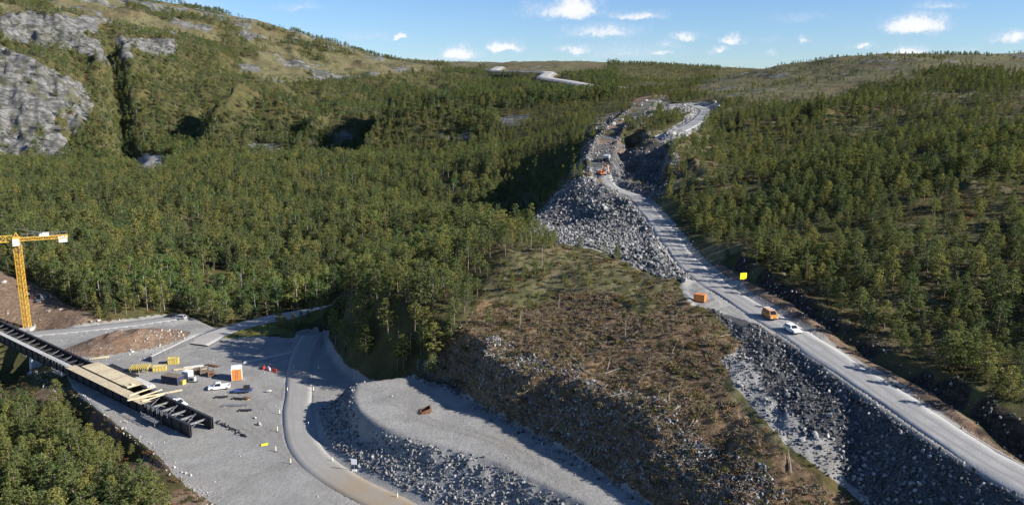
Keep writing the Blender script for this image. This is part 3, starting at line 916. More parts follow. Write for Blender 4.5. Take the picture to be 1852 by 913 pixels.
class MB:
    def __init__(self):
        self.v, self.f, self.m = [], [], []

    def add(self, V, Fc, m=0):
        o = len(self.v)
        self.v.extend([tuple(map(float, p)) for p in V]); self.f.extend([tuple(o + i for i in f) for f in Fc]); self.m.extend([m] * len(Fc))

    def tube(self, pts, rads, n=6, m=0, cap=True):
        pts = [Vector(p) for p in pts]; V, Fc = [], []
        for i, p in enumerate(pts):
            d = (pts[min(i + 1, len(pts) - 1)] - pts[max(i - 1, 0)]).normalized()
            a = Vector((0, 0, 1)) if abs(d.z) < .9 else Vector((1, 0, 0))
            u = d.cross(a).normalized(); w = d.cross(u)
            for k in range(n):
                an = 2 * math.pi * k / n
                V.append(p + (u * math.cos(an) + w * math.sin(an)) * rads[i])
        for i in range(len(pts) - 1):
            for k in range(n):
                k2 = (k + 1) % n
                Fc.append((i * n + k, i * n + k2, (i + 1) * n + k2, (i + 1) * n + k))
        if cap:
            Fc.append(tuple(range(n - 1, -1, -1))); Fc.append(tuple((len(pts) - 1) * n + k for k in range(n)))
        self.add(V, Fc, m)
        return self

    def box(self, c, s, rz=0, m=0, M=None, taper=None, bev=0):
        hx, hy, hz = s[0] / 2, s[1] / 2, s[2] / 2
        V = []
        for z in (-hz, hz):
            k = 1 if (taper is None or z < 0) else taper
            for x, y in ((-hx, -hy), (hx, -hy), (hx, hy), (-hx, hy)):
                p = Vector((x * k, y * k, z))
                p = Matrix.Rotation(rz, 3, 'Z') @ p
                if M is not None:
                    p = M @ p
                V.append(p + Vector(c))
        self.add(V, [(3, 2, 1, 0), (4, 5, 6, 7), (0, 1, 5, 4), (1, 2, 6, 5), (2, 3, 7, 6), (3, 0, 4, 7)], m)
        return self

    def bar(self, p, q, w, h=None, m=0):
        """square bar from p to q"""
        p, q = Vector(p), Vector(q); h = h or w
        d = (q - p).normalized()
        a = Vector((0, 0, 1)) if abs(d.z) < .95 else Vector((1, 0, 0))
        u = d.cross(a).normalized() * w / 2; v = u.cross(d).normalized() * h / 2
        V = [p - u - v, p + u - v, p + u + v, p - u + v, q - u - v, q + u - v, q + u + v, q - u + v]
        self.add(V, [(3, 2, 1, 0), (4, 5, 6, 7), (0, 1, 5, 4), (1, 2, 6, 5), (2, 3, 7, 6), (3, 0, 4, 7)], m)
        return self

    def prism(self, prof, y0, y1, m=0):
        """profile in x,z extruded along y"""
        n = len(prof)
        V = [(x, y0, z) for x, z in prof] + [(x, y1, z) for x, z in prof]
        Fc = [tuple(range(n - 1, -1, -1)), tuple(range(n, 2 * n))] + [(i, (i + 1) % n, n + (i + 1) % n, n + i) for i in range(n)]
        self.add(V, [tuple(reversed(f)) for f in Fc], m)
        return self

    def leaves(self, c, r, n, size, rnd, flat=.7, m=1, outward=None):
        c = Vector(c)
        for _ in range(n):
            d = Vector((rnd.gauss(0, 1), rnd.gauss(0, 1), rnd.gauss(0, 1) * flat))
            d = d.normalized() * (rnd.random() ** .5)
            p = c + Vector((d.x * r, d.y * r, d.z * r * flat))
            nrm = (d * .9 + Vector((0, 0, .55)) + Vector((rnd.gauss(0, .45), rnd.gauss(0, .45), rnd.gauss(0, .45)))).normalized()
            a = nrm.orthogonal().normalized(); b = nrm.cross(a)
            an = rnd.random() * 6.28
            u = (a * math.cos(an) + b * math.sin(an)) * size * rnd.uniform(.6, 1.2); w = nrm.cross(u).normalized() * size * rnd.uniform(.35, .7)
            self.add([p - u * .5 - w * .3, p + w * -.5 + u * .1, p + u * .55, p + w * .5 + u * .05], [(0, 1, 2, 3)], m)

    def obj(self, name, mats, parent=None, link=True, smooth=False):
        if isinstance(mats, str):
            mats = [mats]
        return mesh_obj(name, self.v, self.f, None, parent, smooth, link, mats, self.m)


def tree_mesh(kind, seed):
    """returns (trunk MB, crown MB), 10 m tall"""
    rnd = random.Random(seed)
    tb, cb = MB(), MB()
    bend = (rnd.uniform(-.35, .35), rnd.uniform(-.35, .35))
    def axis(z):
        t = z / 10
        return Vector((bend[0] * math.sin(t * 3) , bend[1] * math.sin(t * 2.6), z))
    r0 = {'pine': .17, 'tall': .16, 'spruce': .16, 'birch': .13}[kind]
    zs = [-.8, 0, 2, 4, 6, 8, 9.7]
    tb.tube([axis(z) for z in zs], [r0 * 1.15, r0 * 1.1, r0, r0 * .85, r0 * .6, r0 * .35, .03], 6)
    if kind == 'spruce':
        z = 1.0
        while z < 9.9:
            t = (z - 1) / 9
            L = 1.75 * (1 - t) ** .85 + .12
            n = rnd.randint(5, 7)
            a0 = rnd.random() * 6.28
            for k in range(n):
                a = a0 + k * 6.283 / n + rnd.uniform(-.3, .3); l = L * rnd.uniform(.7, 1.15)
                base = axis(z); tip = base + Vector((math.cos(a) * l, math.sin(a) * l, -.25 * l))
                if l > .5:
                    tb.tube([base, tip], [.035, .012], 3, cap=False)
                for f in (.45, .8, 1.0):
                    cb.leaves(base.lerp(tip, f), .30 * (1.25 - f * .5), 5 if l > .5 else 3, .42, rnd, .55, 0)
            z += rnd.uniform(.42, .6)
        return tb, cb
    if kind == 'birch':
        for k in range(15):
            z = rnd.uniform(2.6, 8.8); t = (z - 2.4) / 7
            L = 2.1 * math.sin(min(1, t * .9 + .2) * math.pi * .95) + .4
            a = k * 2.4 + rnd.uniform(-.4, .4); l = L * rnd.uniform(.65, 1.1)
            base = axis(z); tip = base + Vector((math.cos(a) * l, math.sin(a) * l, l * rnd.uniform(.3, .7)))
            tb.tube([base, base.lerp(tip, .5) + Vector((0, 0, .1)), tip], [.06, .035, .012], 3, cap=False)
            cb.leaves(base.lerp(tip, .65), .75, 26, .40, rnd, .8, 0)
            cb.leaves(tip, .85, 34, .40, rnd, .8, 0)
        cb.leaves(axis(9.6), .7, 30, .38, rnd, .9, 0)
        return tb, cb
    z = 1.6 if kind == 'pine' else 4.3
    z0 = z
    while z < 9.7:
        t = (z - z0) / (10 - z0)
        if kind == 'pine':
            L = (1.85 if t < .25 else 1.85 * (1 - (t - .25) / .75) ** .8) * (.75 + .25 * min(1, t / .15)) + .2
        else:
            L = 1.7 * math.sin(math.pi * min(1, .25 + .75 * t)) ** .8 + .25
        n = rnd.randint(4, 6); a0 = rnd.random() * 6.28
        for k in range(n):
            if rnd.random() < .16:
                continue
            a = a0 + k * 6.283 / n + rnd.uniform(-.45, .45); l = L * rnd.uniform(.55, 1.2)
            base = axis(z); tip = base + Vector((math.cos(a) * l, math.sin(a) * l, l * rnd.uniform(.15, .65)))
            tb.tube([base, base.lerp(tip, .5) - Vector((0, 0, .05)), tip], [.05, .03, .012], 3, cap=False)
            cr = .32 + .16 * l / 2
            cb.leaves(tip, cr * 1.2, 18, .38, rnd, .85, 0)
            if l > .8:
                cb.leaves(base.lerp(tip, .6) + Vector((0, 0, .1)), cr * 1.1, 13, .38, rnd, .85, 0)
        z += rnd.uniform(.5, .85) if kind == 'pine' else rnd.uniform(.55, .9)
    cb.leaves(axis(9.75), .35, 14, .36, rnd, 1.0, 0)
    if kind == 'tall':                       # dead stubs below the crown
        for k in range(7):
            zz_ = rnd.uniform(1.5, 4.2); a = rnd.random() * 6.28; l = rnd.uniform(.4, 1.1); b0 = axis(zz_)
            tb.tube([b0, b0 + Vector((math.cos(a) * l, math.sin(a) * l, -.1))], [.03, .01], 3, cap=False)
    return tb, cb


KINDS = {'pine': ('pine', 5, 'bark', 'pine_needles'), 'tall': ('tall', 4, 'bark', 'pine_needles'), 'spruce': ('spruce', 3, 'bark', 'spruce_needles'), 'birch': ('birch', 4, 'birch_bark', 'birch_leaves')}
TREES = {}                               # kind -> list of (combined, trunk mesh, crown mesh)
for kd, (k0, n, mb, mc) in KINDS.items():
    TREES[kd] = []
    for i in range(n):
        tb, cb = tree_mesh(k0, 100 + 17 * i + len(kd) * 5)
        tr = tb.obj('trunk', mb, link=False, smooth=True); cr = cb.obj('crown', mc, link=False)
        allb = MB(); allb.add(tb.v, tb.f, 0); allb.add(cb.v, cb.f, 1)
        full = allb.obj('%s_%02d' % (kd, i), [mb, mc], link=False)
        TREES[kd].append((full, tr.data, cr.data))


def hull_rock(seed, mat, name):
    import bmesh
    rnd = random.Random(seed)
    bm = bmesh.new()
    sx, sy, sz = rnd.uniform(.8, 1.25), rnd.uniform(.65, 1.0), rnd.uniform(.5, .85)
    for _ in range(15):
        d = Vector((rnd.gauss(0, 1), rnd.gauss(0, 1), rnd.gauss(0, 1))).normalized()
        d *= rnd.uniform(.8, 1)
        bm.verts.new((d.x * .5 * sx, d.y * .5 * sy, d.z * .5 * sz))
    r = bmesh.ops.convex_hull(bm, input=bm.verts)
    loose = [v for v in bm.verts if not v.link_faces]
    bmesh.ops.delete(bm, geom=loose, context='VERTS')
    me = bpy.data.meshes.new(name); bm.to_mesh(me); bm.free()
    me.materials.append(MATS[mat])
    return bpy.data.objects.new(name, me)


ROCKS = [hull_rock(i, 'blasted_stone', 'stone_%02d' % i) for i in range(7)]
DARK = [hull_rock(80 + i, 'dark_stone', 'dark_stone_%02d' % i) for i in range(5)]
PALE = [hull_rock(50 + i, 'pale_stone', 'pale_stone_%02d' % i) for i in range(5)]


def brash(seed):
    rnd = random.Random(seed); b = MB()
    for _ in range(9):
        a = rnd.random() * 6.28; l = rnd.uniform(.4, 1.3); p = Vector((rnd.gauss(0, .35), rnd.gauss(0, .35), rnd.uniform(.05, .4)))
        d = Vector((math.cos(a), math.sin(a), rnd.gauss(.1, .3))) * l
        b.tube([p - d * .5, p + d * .5], [.03, .012], 3, 0, False)
    for _ in range(10):
        b.leaves((rnd.gauss(0, .5), rnd.gauss(0, .5), rnd.uniform(.1, .45)), .4, 18, .21, rnd, .6, 1)
    return b.obj('brash_%02d' % seed, ['grey_wood', 'brash_needles'], link=False)


def shrub(seed):
    rnd = random.Random(seed); b = MB()
    for _ in range(9):
        b.leaves((rnd.gauss(0, .45), rnd.gauss(0, .45), rnd.uniform(.1, .5)), .38, 15, .24, rnd, .75, 0)
    return b.obj('shrub_%02d' % seed, ['shrub_leaves'], link=False)


BRASH = [brash(i) for i in range(5)]
SHRUBS = [shrub(i) for i in range(5)]


# ------------------------------------------------------------------ scattering as stuff
def scatter(name, protos, pts, rots, scl, idx, label, cat):
    n = len(pts)
    me = bpy.data.meshes.new(name)
    me.vertices.add(n)
    me.vertices.foreach_set('co', np.asarray(pts, np.float32).ravel())
    a = me.attributes.new('rot', 'FLOAT_VECTOR', 'POINT'); a.data.foreach_set('vector', np.asarray(rots, np.float32).ravel())
    a = me.attributes.new('scl', 'FLOAT_VECTOR', 'POINT'); a.data.foreach_set('vector', np.asarray(scl, np.float32).ravel())
    a = me.attributes.new('idx', 'INT', 'POINT'); a.data.foreach_set('value', np.asarray(idx, np.int32))
    ob = bpy.data.objects.new(name, me)
    COL.objects.link(ob)
    key = 'protos_' + protos[0].name
    pc = bpy.data.collections.get(key)
    if pc is None:
        pc = bpy.data.collections.new(key)
        for p in protos:
            pc.objects.link(p)
    ng = bpy.data.node_groups.new(name, 'GeometryNodeTree')
    ng.interface.new_socket('Geometry', in_out='INPUT', socket_type='NodeSocketGeometry')
    ng.interface.new_socket('Geometry', in_out='OUTPUT', socket_type='NodeSocketGeometry')
    N, L = ng.nodes, ng.links
    gi, go = N.new('NodeGroupInput'), N.new('NodeGroupOutput')
    ip = N.new('GeometryNodeInstanceOnPoints'); ci = N.new('GeometryNodeCollectionInfo')
    ci.inputs['Collection'].default_value = pc
    ci.inputs['Separate Children'].default_value = True
    ci.inputs['Reset Children'].default_value = True
    def na(nm, ty):
        q = N.new('GeometryNodeInputNamedAttribute'); q.data_type = ty; q.inputs[0].default_value = nm
        return q.outputs[0]
    L.new(gi.outputs[0], ip.inputs['Points']); L.new(ci.outputs[0], ip.inputs['Instance'])
    ip.inputs['Pick Instance'].default_value = True
    L.new(na('idx', 'INT'), ip.inputs['Instance Index'])
    L.new(na('rot', 'FLOAT_VECTOR'), ip.inputs['Rotation']); L.new(na('scl', 'FLOAT_VECTOR'), ip.inputs['Scale'])
    L.new(ip.outputs[0], go.inputs[0])
    md = ob.modifiers.new('scatter', 'NODES'); md.node_group = ng
    ob['kind'] = 'stuff'; ob['label'] = label; ob['category'] = cat
    return ob


# visibility horizon, to leave out what no camera near here could see
_az = np.linspace(-.75, .75, 500); _yy = np.geomspace(60, 2600, 700)
_AX = _az[:, None] * _yy[None, :]
_el = (H(_AX.ravel(), np.repeat(_yy[None, :], 500, 0).ravel()).reshape(500, 700) - CAMZ) / _yy[None, :]
_hor = np.maximum.accumulate(_el, 1)
_hor = np.minimum(np.minimum(_hor, np.roll(_hor, 6, 0)), np.roll(_hor, -6, 0))


def visible(x, y, ztop):
    i = np.clip(np.round(np.interp(x / y, _az, np.arange(500))).astype(int), 0, 499)
    j = np.clip(np.interp(y, _yy, np.arange(700)).astype(int) - 2, 0, 699)
    return (ztop - CAMZ) / y > _hor[i, j]


def candidates(y0, y1, sp):
    out = []
    y = y0
    while y < y1:
        hwid = .70 * y + 14
        n = int(2 * hwid / sp)
        xs = (np.arange(n) + RNG.random(n)) / n * 2 * hwid - hwid
        out.append(np.stack([xs, y + RNG.random(n) * sp * 1.1], 1))
        y += sp
    return np.concatenate(out)


# ---- trees
TC = np.concatenate([candidates(95, 330, 3.7), candidates(330, 900, 4.6), candidates(900, 1450, 7.0), candidates(1450, 2250, 8.5)])
tx, ty = TC[:, 0], TC[:, 1]
tz = H(tx, ty)
tpx, tpy = project(tx, ty, tz)
def gs_(k): return grid_sample(A[k], tx, ty)
ag, ar, ad, asl, ap, ah = gs_('gravel'), gs_('rock'), gs_('dirt'), gs_('slash'), gs_('peat'), gs_('heath')
roadd = np.minimum.reduce([grid_sample(q, tx, ty) for q in (dY, dB, dL)])
rr = grid_sample(dR, tx, ty); sRr = grid_sample(sR, tx, ty)
p = np.ones(len(tx))
left = tpx < 620
right = (tpx > 1120) & (ty > 90) & ((sRr > 0) | (rr > 60))
nz = fbm(tx, ty, 38, 3, 300)
nz2 = fbm(tx, ty, 120, 3, 301)
p = p * (.25 + .75 * sm(fbm(tx, ty, 22, 3, 302), -.42, -.15))
p = np.where(right, .42 + .58 * sm(nz, -.3, .08), p)
mid = (tpx > 400) & (tpx < 1250) & (tpy < 210) & (ty > 700)
p = np.where(mid, .35 + .65 * sm(nz2, -.25, .1), p)
p = np.where((ah > .4) & ~(right & (ty < 700)), .05 + .25 * sm(nz, .05, .3), p)
rb = inside(RBARE, tpx, tpy) & (ty > 330)
p = np.where(rb, .10 + .30 * sm(nz, 0, .3), p)
p = np.where(inside(FARH, tpx, tpy) & (ty > 1000), .04, p)
p = np.where(inside(MOSS, tpx, tpy) & (ty < 300), .45, p)
p = np.where((ar > .45) & (ty > 500), .10, p)
p = np.where(asl > .5, .03, p)
knoll = inside([(590, 600), (600, 560), (850, 430), (960, 400), (990, 440), (900, 470), (880, 540), (830, 600), (810, 700), (640, 660)], tpx, tpy) & (ty < 300)
flank = (tx < -12) & (tx > -64) & (ty > 180) & (ty < 262) & (grid_sample(dyard, tx, ty) > 1.6) & (asl < .5)
knoll |= flank
p = np.where(knoll, .62, p)
p = np.where(flank, .7, p)
p = np.where(inside([(1125, 330), (1135, 270), (1170, 225), (1230, 228), (1262, 250), (1230, 350)], tpx, tpy) & (ty > 340), .8, p)
p = np.where(rb & (ty > 350), np.maximum(p, .1), p)
p = np.where((ag > .25) & ~flank | (ad > .35) | (ap > .25) | (roadd < 6), 0, p)
p = np.where((rr < np.where(ty < 205, 13, 7.5)) & (sRr > 0) | (rr < 6), 0, p)
p = np.where((sRr < 0) & (rr < 28) & (ty < 210), 0, p)
_sg = hit(1343, 521)
p = np.where((np.hypot(tx - _sg.x, ty - _sg.y + 4) < 9) | (flank & (grid_sample(dB, tx, ty) < 13)), 0, p)
p = np.where(inside(YARD, tx, ty) | inside(PLATEAU, tx, ty), 0, p)
p = np.where((grid_sample(dT, tx, ty) < 9) | (grid_sample(dpo, tx, ty) < 4), 0, p)
p = np.where((grid_sample(dF, tx, ty) < 26), 0, p)
p = np.where((ty < 96) | ((tpx > 620) & (ty < 125) & (tx < 70)), 0, p)
keep = (RNG.random(len(tx)) < p) & visible(tx, ty, tz + 15) & (tpx > -260) & (tpx < 2110) & (tpy < 1180)
keep |= False
# bridge corridor stays clear
BE, BD = np.array([-70.2, 164.6]), np.array([-.78, .627])
tb_ = (tx - BE[0]) * BD[0] + (ty - BE[1]) * BD[1]
lb_ = (tx - BE[0]) * .627 + (ty - BE[1]) * .78
keep &= ~((tb_ > -5) & (tb_ < 140) & (lb_ > -7) & (lb_ < 14))
sel = lambda a: a[keep]
tx, ty, tz, tpx, tpy, ah, ar, right, rb, knoll, nz = map(sel, (tx, ty, tz, tpx, tpy, ah, ar, right, rb, knoll, nz))
n = len(tx)
u = RNG.random(n)
valley = (tpx < 900) & (ty > 255) & (ty <= 820) & ~right & ~knoll
mount = (ty > 820) & ~right
front = (tpx < 560) & (ty < 225)
hgt = np.where(valley, RNG.uniform(5.5, 12.5, n), np.where(mount, RNG.uniform(6, 11, n), np.where(front, RNG.uniform(5.5, 10, n), np.where(knoll, RNG.uniform(5.5, 10.5, n), RNG.uniform(2.6, 6.8, n)))))
hgt = np.where(rb | ((ah > .4) & ~(right & (ty < 700))), RNG.uniform(1.8, 4.2, n), hgt)
hgt = np.where(right & (ty > 380), hgt * .95, hgt)
hgt = hgt * np.clip(1 + nz * .35, .7, 1.35)
topy = tpy - hgt * F / np.maximum(ty, 1)
isbad = lambda tp: front & (inside(YARDG, tpx, tp - 4) | (tp < np.where((tpx > 5) & (tpx < 95), 688, 664) + np.maximum(0, tpx - 60) * .3) | inside(YARDG, tpx + 8, tp))
hgt = np.where(isbad(topy), hgt * .45, hgt)
bad = isbad(tpy - hgt * F / np.maximum(ty, 1))
hgt = np.where(inside(MOSS, tpx, tpy) & (ty < 300), RNG.uniform(1.8, 5, n), hgt)
hgt = np.where(knoll & (tx < -15), np.maximum(hgt, RNG.uniform(5.5, 9.5, n)), hgt)
kind = np.full(n, 'pine')
kind = np.where(valley, np.where(u < .38, 'tall', np.where(u < .66, 'pine', np.where(u < .88, 'spruce', 'birch'))), kind)
birchy = (mount & (tpx < 480)) | (valley & (ty < 300) & (tpx > 200))
kind = np.where(mount, np.where(u < .35, 'pine', np.where(u < .6, 'spruce', 'birch')), kind)
kind = np.where(birchy, np.where(u < .65, 'birch', 'pine'), kind)
kind = np.where(front, np.where(u < .78, 'pine', np.where(u < .93, 'tall', 'birch')), kind)
kind = np.where(knoll, np.where(u < .5, 'tall', 'pine'), kind)
kind = np.where(right, np.where(u < .84, 'pine', np.where(u < .93, 'spruce', 'tall')), kind)
rz = RNG.random(n) * 6.283
wid = RNG.uniform(.8, 1.2, n) * np.where(kind == 'pine', 1.15, 1.0) * np.where(kind == 'tall', 1.15, 1) * np.where(right, 1.22, 1) * np.where(mount, 1.25, 1)
var = RNG.integers(0, 1000, n)
hgt = np.where(bad, 0, hgt)
infr = (tpx > -20) & (tpx < 1872) & (tpy > 0) & (tpy - hgt * F / ty < 905)
size = np.where(infr, hgt / ty, 0)
single = np.zeros(n, bool)
for fam in (('pine', 'tall'), ('spruce',), ('birch',)):
    fm_ = np.isin(kind, fam)
    order = np.argsort(np.where(fm_, -size, 1))[:290 if fam[0] == 'pine' else 90]
    single[order[(size[order] > 0)]] = True
print('TREES', n, 'single', single.sum())
tilt = RNG.normal(0, .03, (n, 2))


def tag(o, label, cat, group=None):
    o['label'] = label; o['category'] = cat
    if group:
        o['group'] = group
    return o


def empty(name, loc, rz=0, label=None, cat=None, group=None):
    o = bpy.data.objects.new(name, None)
    COL.objects.link(o)
    o.empty_display_size = .3
    o.location = loc
    o.rotation_euler = (0, 0, rz)
    if label:
        tag(o, label, cat, group)
    return o


def tree_words(i):
    k = kind[i]
    sz = ['small ', '', 'tall '][int(np.digitize(hgt[i], [np.percentile(hgt[front if front[i] else right if right[i] else valley], 33), np.percentile(hgt[front if front[i] else right if right[i] else valley], 70)]))]
    w = sz + {'pine': 'bushy low-crowned pine', 'tall': 'bare-trunked pine', 'spruce': 'narrow pointed spruce', 'birch': 'round leafy birch'}[k]
    if front[i]:
        s_, g_ = 'on the bank in front of the unfinished bridge', 'trees on the bank in front of the bridge'
    elif knoll[i]:
        s_, g_ = 'on the wooded end of the cleared knoll', 'trees on the knoll'
    elif right[i]:
        s_, g_ = 'on the slope above the peat bank of the gravel road', 'trees above the gravel road'
    elif valley[i]:
        e_ = 'behind the crane' if tpx[i] < 150 else 'behind the earth pile' if tpx[i] < 345 else 'along the forest road'
        s_, g_ = 'at the valley forest edge ' + e_, 'valley forest edge ' + e_
    else:
        s_, g_ = 'standing alone on the cleared knoll', 'lone trees on the cleared knoll'
    return w + ' ' + s_, g_ + ', ' + sz + {'pine': 'bushy pine', 'tall': 'bare-trunked pine'}.get(k, k)


NAME = {'pine': 'pine_tree', 'tall': 'pine_tree', 'spruce': 'spruce_tree', 'birch': 'birch_tree'}
CATN = {'pine': 'pine', 'tall': 'pine', 'spruce': 'spruce', 'birch': 'birch'}
for i in np.nonzero(single)[0]:
    full, tm, cm = TREES[kind[i]][var[i] % len(TREES[kind[i]])]
    lab, grp = tree_words(i)
    s_ = hgt[i] / 10
    r = empty(NAME[kind[i]], (tx[i], ty[i], tz[i] - .05), rz[i], lab, CATN[kind[i]], grp)
    r.rotation_euler = (tilt[i, 0], tilt[i, 1], rz[i])
    r.scale = (s_ * wid[i], s_ * wid[i], s_)
    for nm, me in (('trunk', tm), ('crown', cm)):
        c = bpy.data.objects.new(nm, me); COL.objects.link(c); c.parent = r
areas = {'hillside_forest': (right, 'pine wood covering the slope right of the gravel road'), 'knoll_wood': ((knoll | front) & ~right, 'remaining trees around the knoll and bank'),
         'mountain_forest': (mount, 'dense mixed wood climbing the far mountainside'), }
done = single | bad
for nm, (mk, lab) in list(areas.items()) + [('valley_forest', (np.ones(n, bool), 'dense pine forest filling the valley floor'))]:
    for kd in KINDS:
        m_ = mk & ~done & (kind == kd)
        if not m_.any():
            continue
        s_ = hgt[m_] / 10
        scatter(nm, [t[0] for t in TREES[kd]], np.stack([tx[m_], ty[m_], tz[m_] - .05], 1), np.stack([tilt[m_, 0], tilt[m_, 1], rz[m_]], 1),
                np.stack([s_ * wid[m_], s_ * wid[m_], s_], 1), var[m_] % len(TREES[kd]), lab + ', its ' + {'pine': 'bushy pines', 'tall': 'taller pines', 'spruce': 'spruces', 'birch': 'birches'}[kd], 'forest')
    done |= mk

# ---- shrubs and heather between the trees
SC = np.concatenate([candidates(110, 330, 2.3), candidates(330, 600, 4)])
x, y = SC[:, 0], SC[:, 1]; z = H(x, y); qx, qy = project(x, y, z)
gv = lambda k: grid_sample(A[k], x, y)
okm = (gv('gravel') < .2) & ((gv('dirt') < .4) | (y < 200)) & (gv('peat') < .3) & (gv('rock') < .4) & visible(x, y, z + 3) & (qx > -50) & (qx < 1900) & (qy < 960) & ((grid_sample(dR, x, y) > 13) | (grid_sample(sR, x, y) < 0)) & (grid_sample(dR, x, y) > 6)
pr = np.where(gv('slash') > .5, .55, np.where(inside(MOSS, qx, qy), .95, np.where((qx > 1100) | (qx < 430) & (y < 230), .85, .25)))
mos = inside(MOSS, qx, qy)
okm &= RNG.random(len(x)) < pr
x, y, z = x[okm], y[okm], z[okm]; n = len(x); sc = RNG.uniform(.45, 1.0, n) + 1.0 * RNG.random(n) ** 3
scatter('undergrowth', SHRUBS, np.stack([x, y, z - .05], 1), np.stack([np.zeros(n), np.zeros(n), RNG.random(n) * 6.28], 1), np.stack([sc, sc, sc * RNG.uniform(.6, 1.1, n)], 1), RNG.integers(0, 5, n), 'low heather and shrubs between the trees', 'undergrowth')

# ---- logging slash
SC = candidates(95, 260, 1.05)
x, y = SC[:, 0], SC[:, 1]; z = H(x, y); qx, qy = project(x, y, z)
okm = (grid_sample(A['slash'], x, y) > .3) & (grid_sample(A['gravel'], x, y) < .35) & visible(x, y, z + 3) & (qx > 500) & (RNG.random(len(x)) < .42 + .5 * sm(fbm(x, y, 7, 2, 404), -.2, .3)) & (qy < 1000) & (grid_sample(dR, x, y) > 7)
x, y, z = x[okm], y[okm], z[okm]; n = len(x); sc = RNG.uniform(.55, 1.35, n)
scatter('logging_slash', BRASH, np.stack([x, y, z - .05], 1), np.stack([RNG.normal(0, .15, n), RNG.normal(0, .15, n), RNG.random(n) * 6.28], 1), np.stack([sc, sc, sc], 1), RNG.integers(0, 5, n), 'withered brown branches left on the cleared knoll', 'brushwood')
print('SLASH', n)


# ---- rubble
def rubble(name, test, y0, y1, sp, s0, s1, label, protos=ROCKS, prob=.9, power=2.2):
    SC = candidates(y0, y1, sp)
    x, y = SC[:, 0], SC[:, 1]; qx, qy = project(x, y, H(x, y))
    m = (qx > -60) & (qx < 1920) & (qy < 980)
    x, y, qx, qy = x[m], y[m], qx[m], qy[m]
    pr = test(x, y, qx, qy) * prob
    m = RNG.random(len(x)) < pr
    x, y = x[m], y[m]; n = len(x)
    s_ = s0 + (s1 - s0) * RNG.random(n) ** power
    z = H(x, y)
    print(name, n)
    return scatter(name, protos, np.stack([x, y, z + s_ * .12], 1), RNG.random((n, 3)) * 6.28, np.stack([s_, s_, s_], 1), RNG.integers(0, len(protos), n), label, 'rubble')


def offroad(x, y):
    return (grid_sample(dR, x, y) > 4.1) * (grid_sample(dY, x, y) > 4.2) * (grid_sample(dT, x, y) > 4.5) * (grid_sample(dB, x, y) > 3.8) * (grid_sample(dL, x, y) > 3.8) * (grid_sample(np.where(dlo < .6, 0, 9), x, y) > 1)


rubble('rock_fill', lambda x, y, qx, qy: inside(HEAP, qx, qy) * offroad(x, y), 200, 400, .8, .35, 1.9, 'coarse grey blasted rock piled beside the straight road', ROCKS + DARK[:3], power=2)  # darker stones mixed in stand for shaded voids between the blocks
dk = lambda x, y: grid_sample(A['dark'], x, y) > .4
rubble('embankment_rock', lambda x, y, qx, qy: dk(x, y) * offroad(x, y), 85, 210, .42, .15, 1.15, 'rubble darkened with painted shade on the embankment below the gravel road', DARK, power=2.5)  # stones coloured darker to carry the shade of this slope
rubble('embankment_toe_rock', lambda x, y, qx, qy: ((inside(EMBR, qx, qy) | inside(EMBL, qx, qy)) & ~dk(x, y)) * offroad(x, y) * .9 * (grid_sample(sR, x, y) < 0), 85, 230, .45, .12, .85, 'grey stones at the toe of the road embankment', ROCKS, power=2.5)
rubble('spoil_rock', lambda x, y, qx, qy: grid_sample(face_m, x, y) * (.7 + .3 * sm(fbm(x, y, 9, 2, 505), -.3, .2)) * offroad(x, y) * (grid_sample(dY, x, y) > 5), 100, 205, .29, .10, 1.0, 'loose grey stones on the spoil heap face', ROCKS + DARK[:2], power=2.6)
fdist = lambda x, y: polydist(x, y, foot)[0]
foot = [(-24, 184), (-12, 173), (-3, 160), (8, 146), (21, 126), (30, 112)]
rubble('spoil_edge_rock', lambda x, y, qx, qy: np.exp(-(fdist(x, y) / (1.5 + .9 * fbm(x, y, 6, 2, 507))) ** 2) * .75, 100, 200, .42, .15, 1.1, 'mixed stones along the foot of the knoll', ROCKS + DARK[:4], power=2.2)
rubble('yard_edge_rock', lambda x, y, qx, qy: inside([(60, 660), (130, 700), (200, 740), (290, 810), (340, 855), (440, 925), (470, 960), (420, 960), (330, 880), (240, 800), (170, 745), (60, 690)], qx, qy) * .5 * (y < 240), 110, 240, .7, .15, .9, 'pale stones along the edge of the gravel yard', PALE, power=3)
rubble('loose_stone', lambda x, y, qx, qy: (inside(YARD, x, y) | inside(PLATEAU, x, y)) * offroad(x, y) * (.03 + .12 * sm(fbm(x, y, 10, 3, 606), .1, .4)), 100, 260, .8, .1, .55, 'stones strewn over the gravel yard', PALE, power=3)
rubble('pile_rock', lambda x, y, qx, qy: inside([(250, 600), (320, 595), (350, 612), (300, 640), (260, 655), (230, 640)], qx, qy) * .28 + inside([(160, 590), (250, 590), (240, 640), (150, 630)], qx, qy) * .03 + inside(BANK, qx, qy) * .015, 190, 310, .6, .2, 1.1, 'pale stones on the brown earth pile', PALE, power=2.5)
rubble('cut_rock', lambda x, y, qx, qy: (inside(CUT, qx, qy) * .35 + inside(UPR, qx, qy) * .5 * (grid_sample(dU, x, y) > 4.6)) * (grid_sample(dpo, x, y) > 2) * (grid_sample(dT, x, y) > 4.5) * (y > 340), 340, 760, 1.5, .4, 1.9, 'blasted rock around the upper road cut', ROCKS[:4] + PALE[:4], power=2)
rubble('peat_stone', lambda x, y, qx, qy: (grid_sample(A['peat'], x, y) > .3) * (.04 + .5 * inside([(1400, 545), (1440, 540), (1500, 570), (1520, 600), (1470, 590)], qx, qy)), 85, 230, .7, .15, .7, 'stones in the black peat ditch beside the road', PALE, power=2.5)

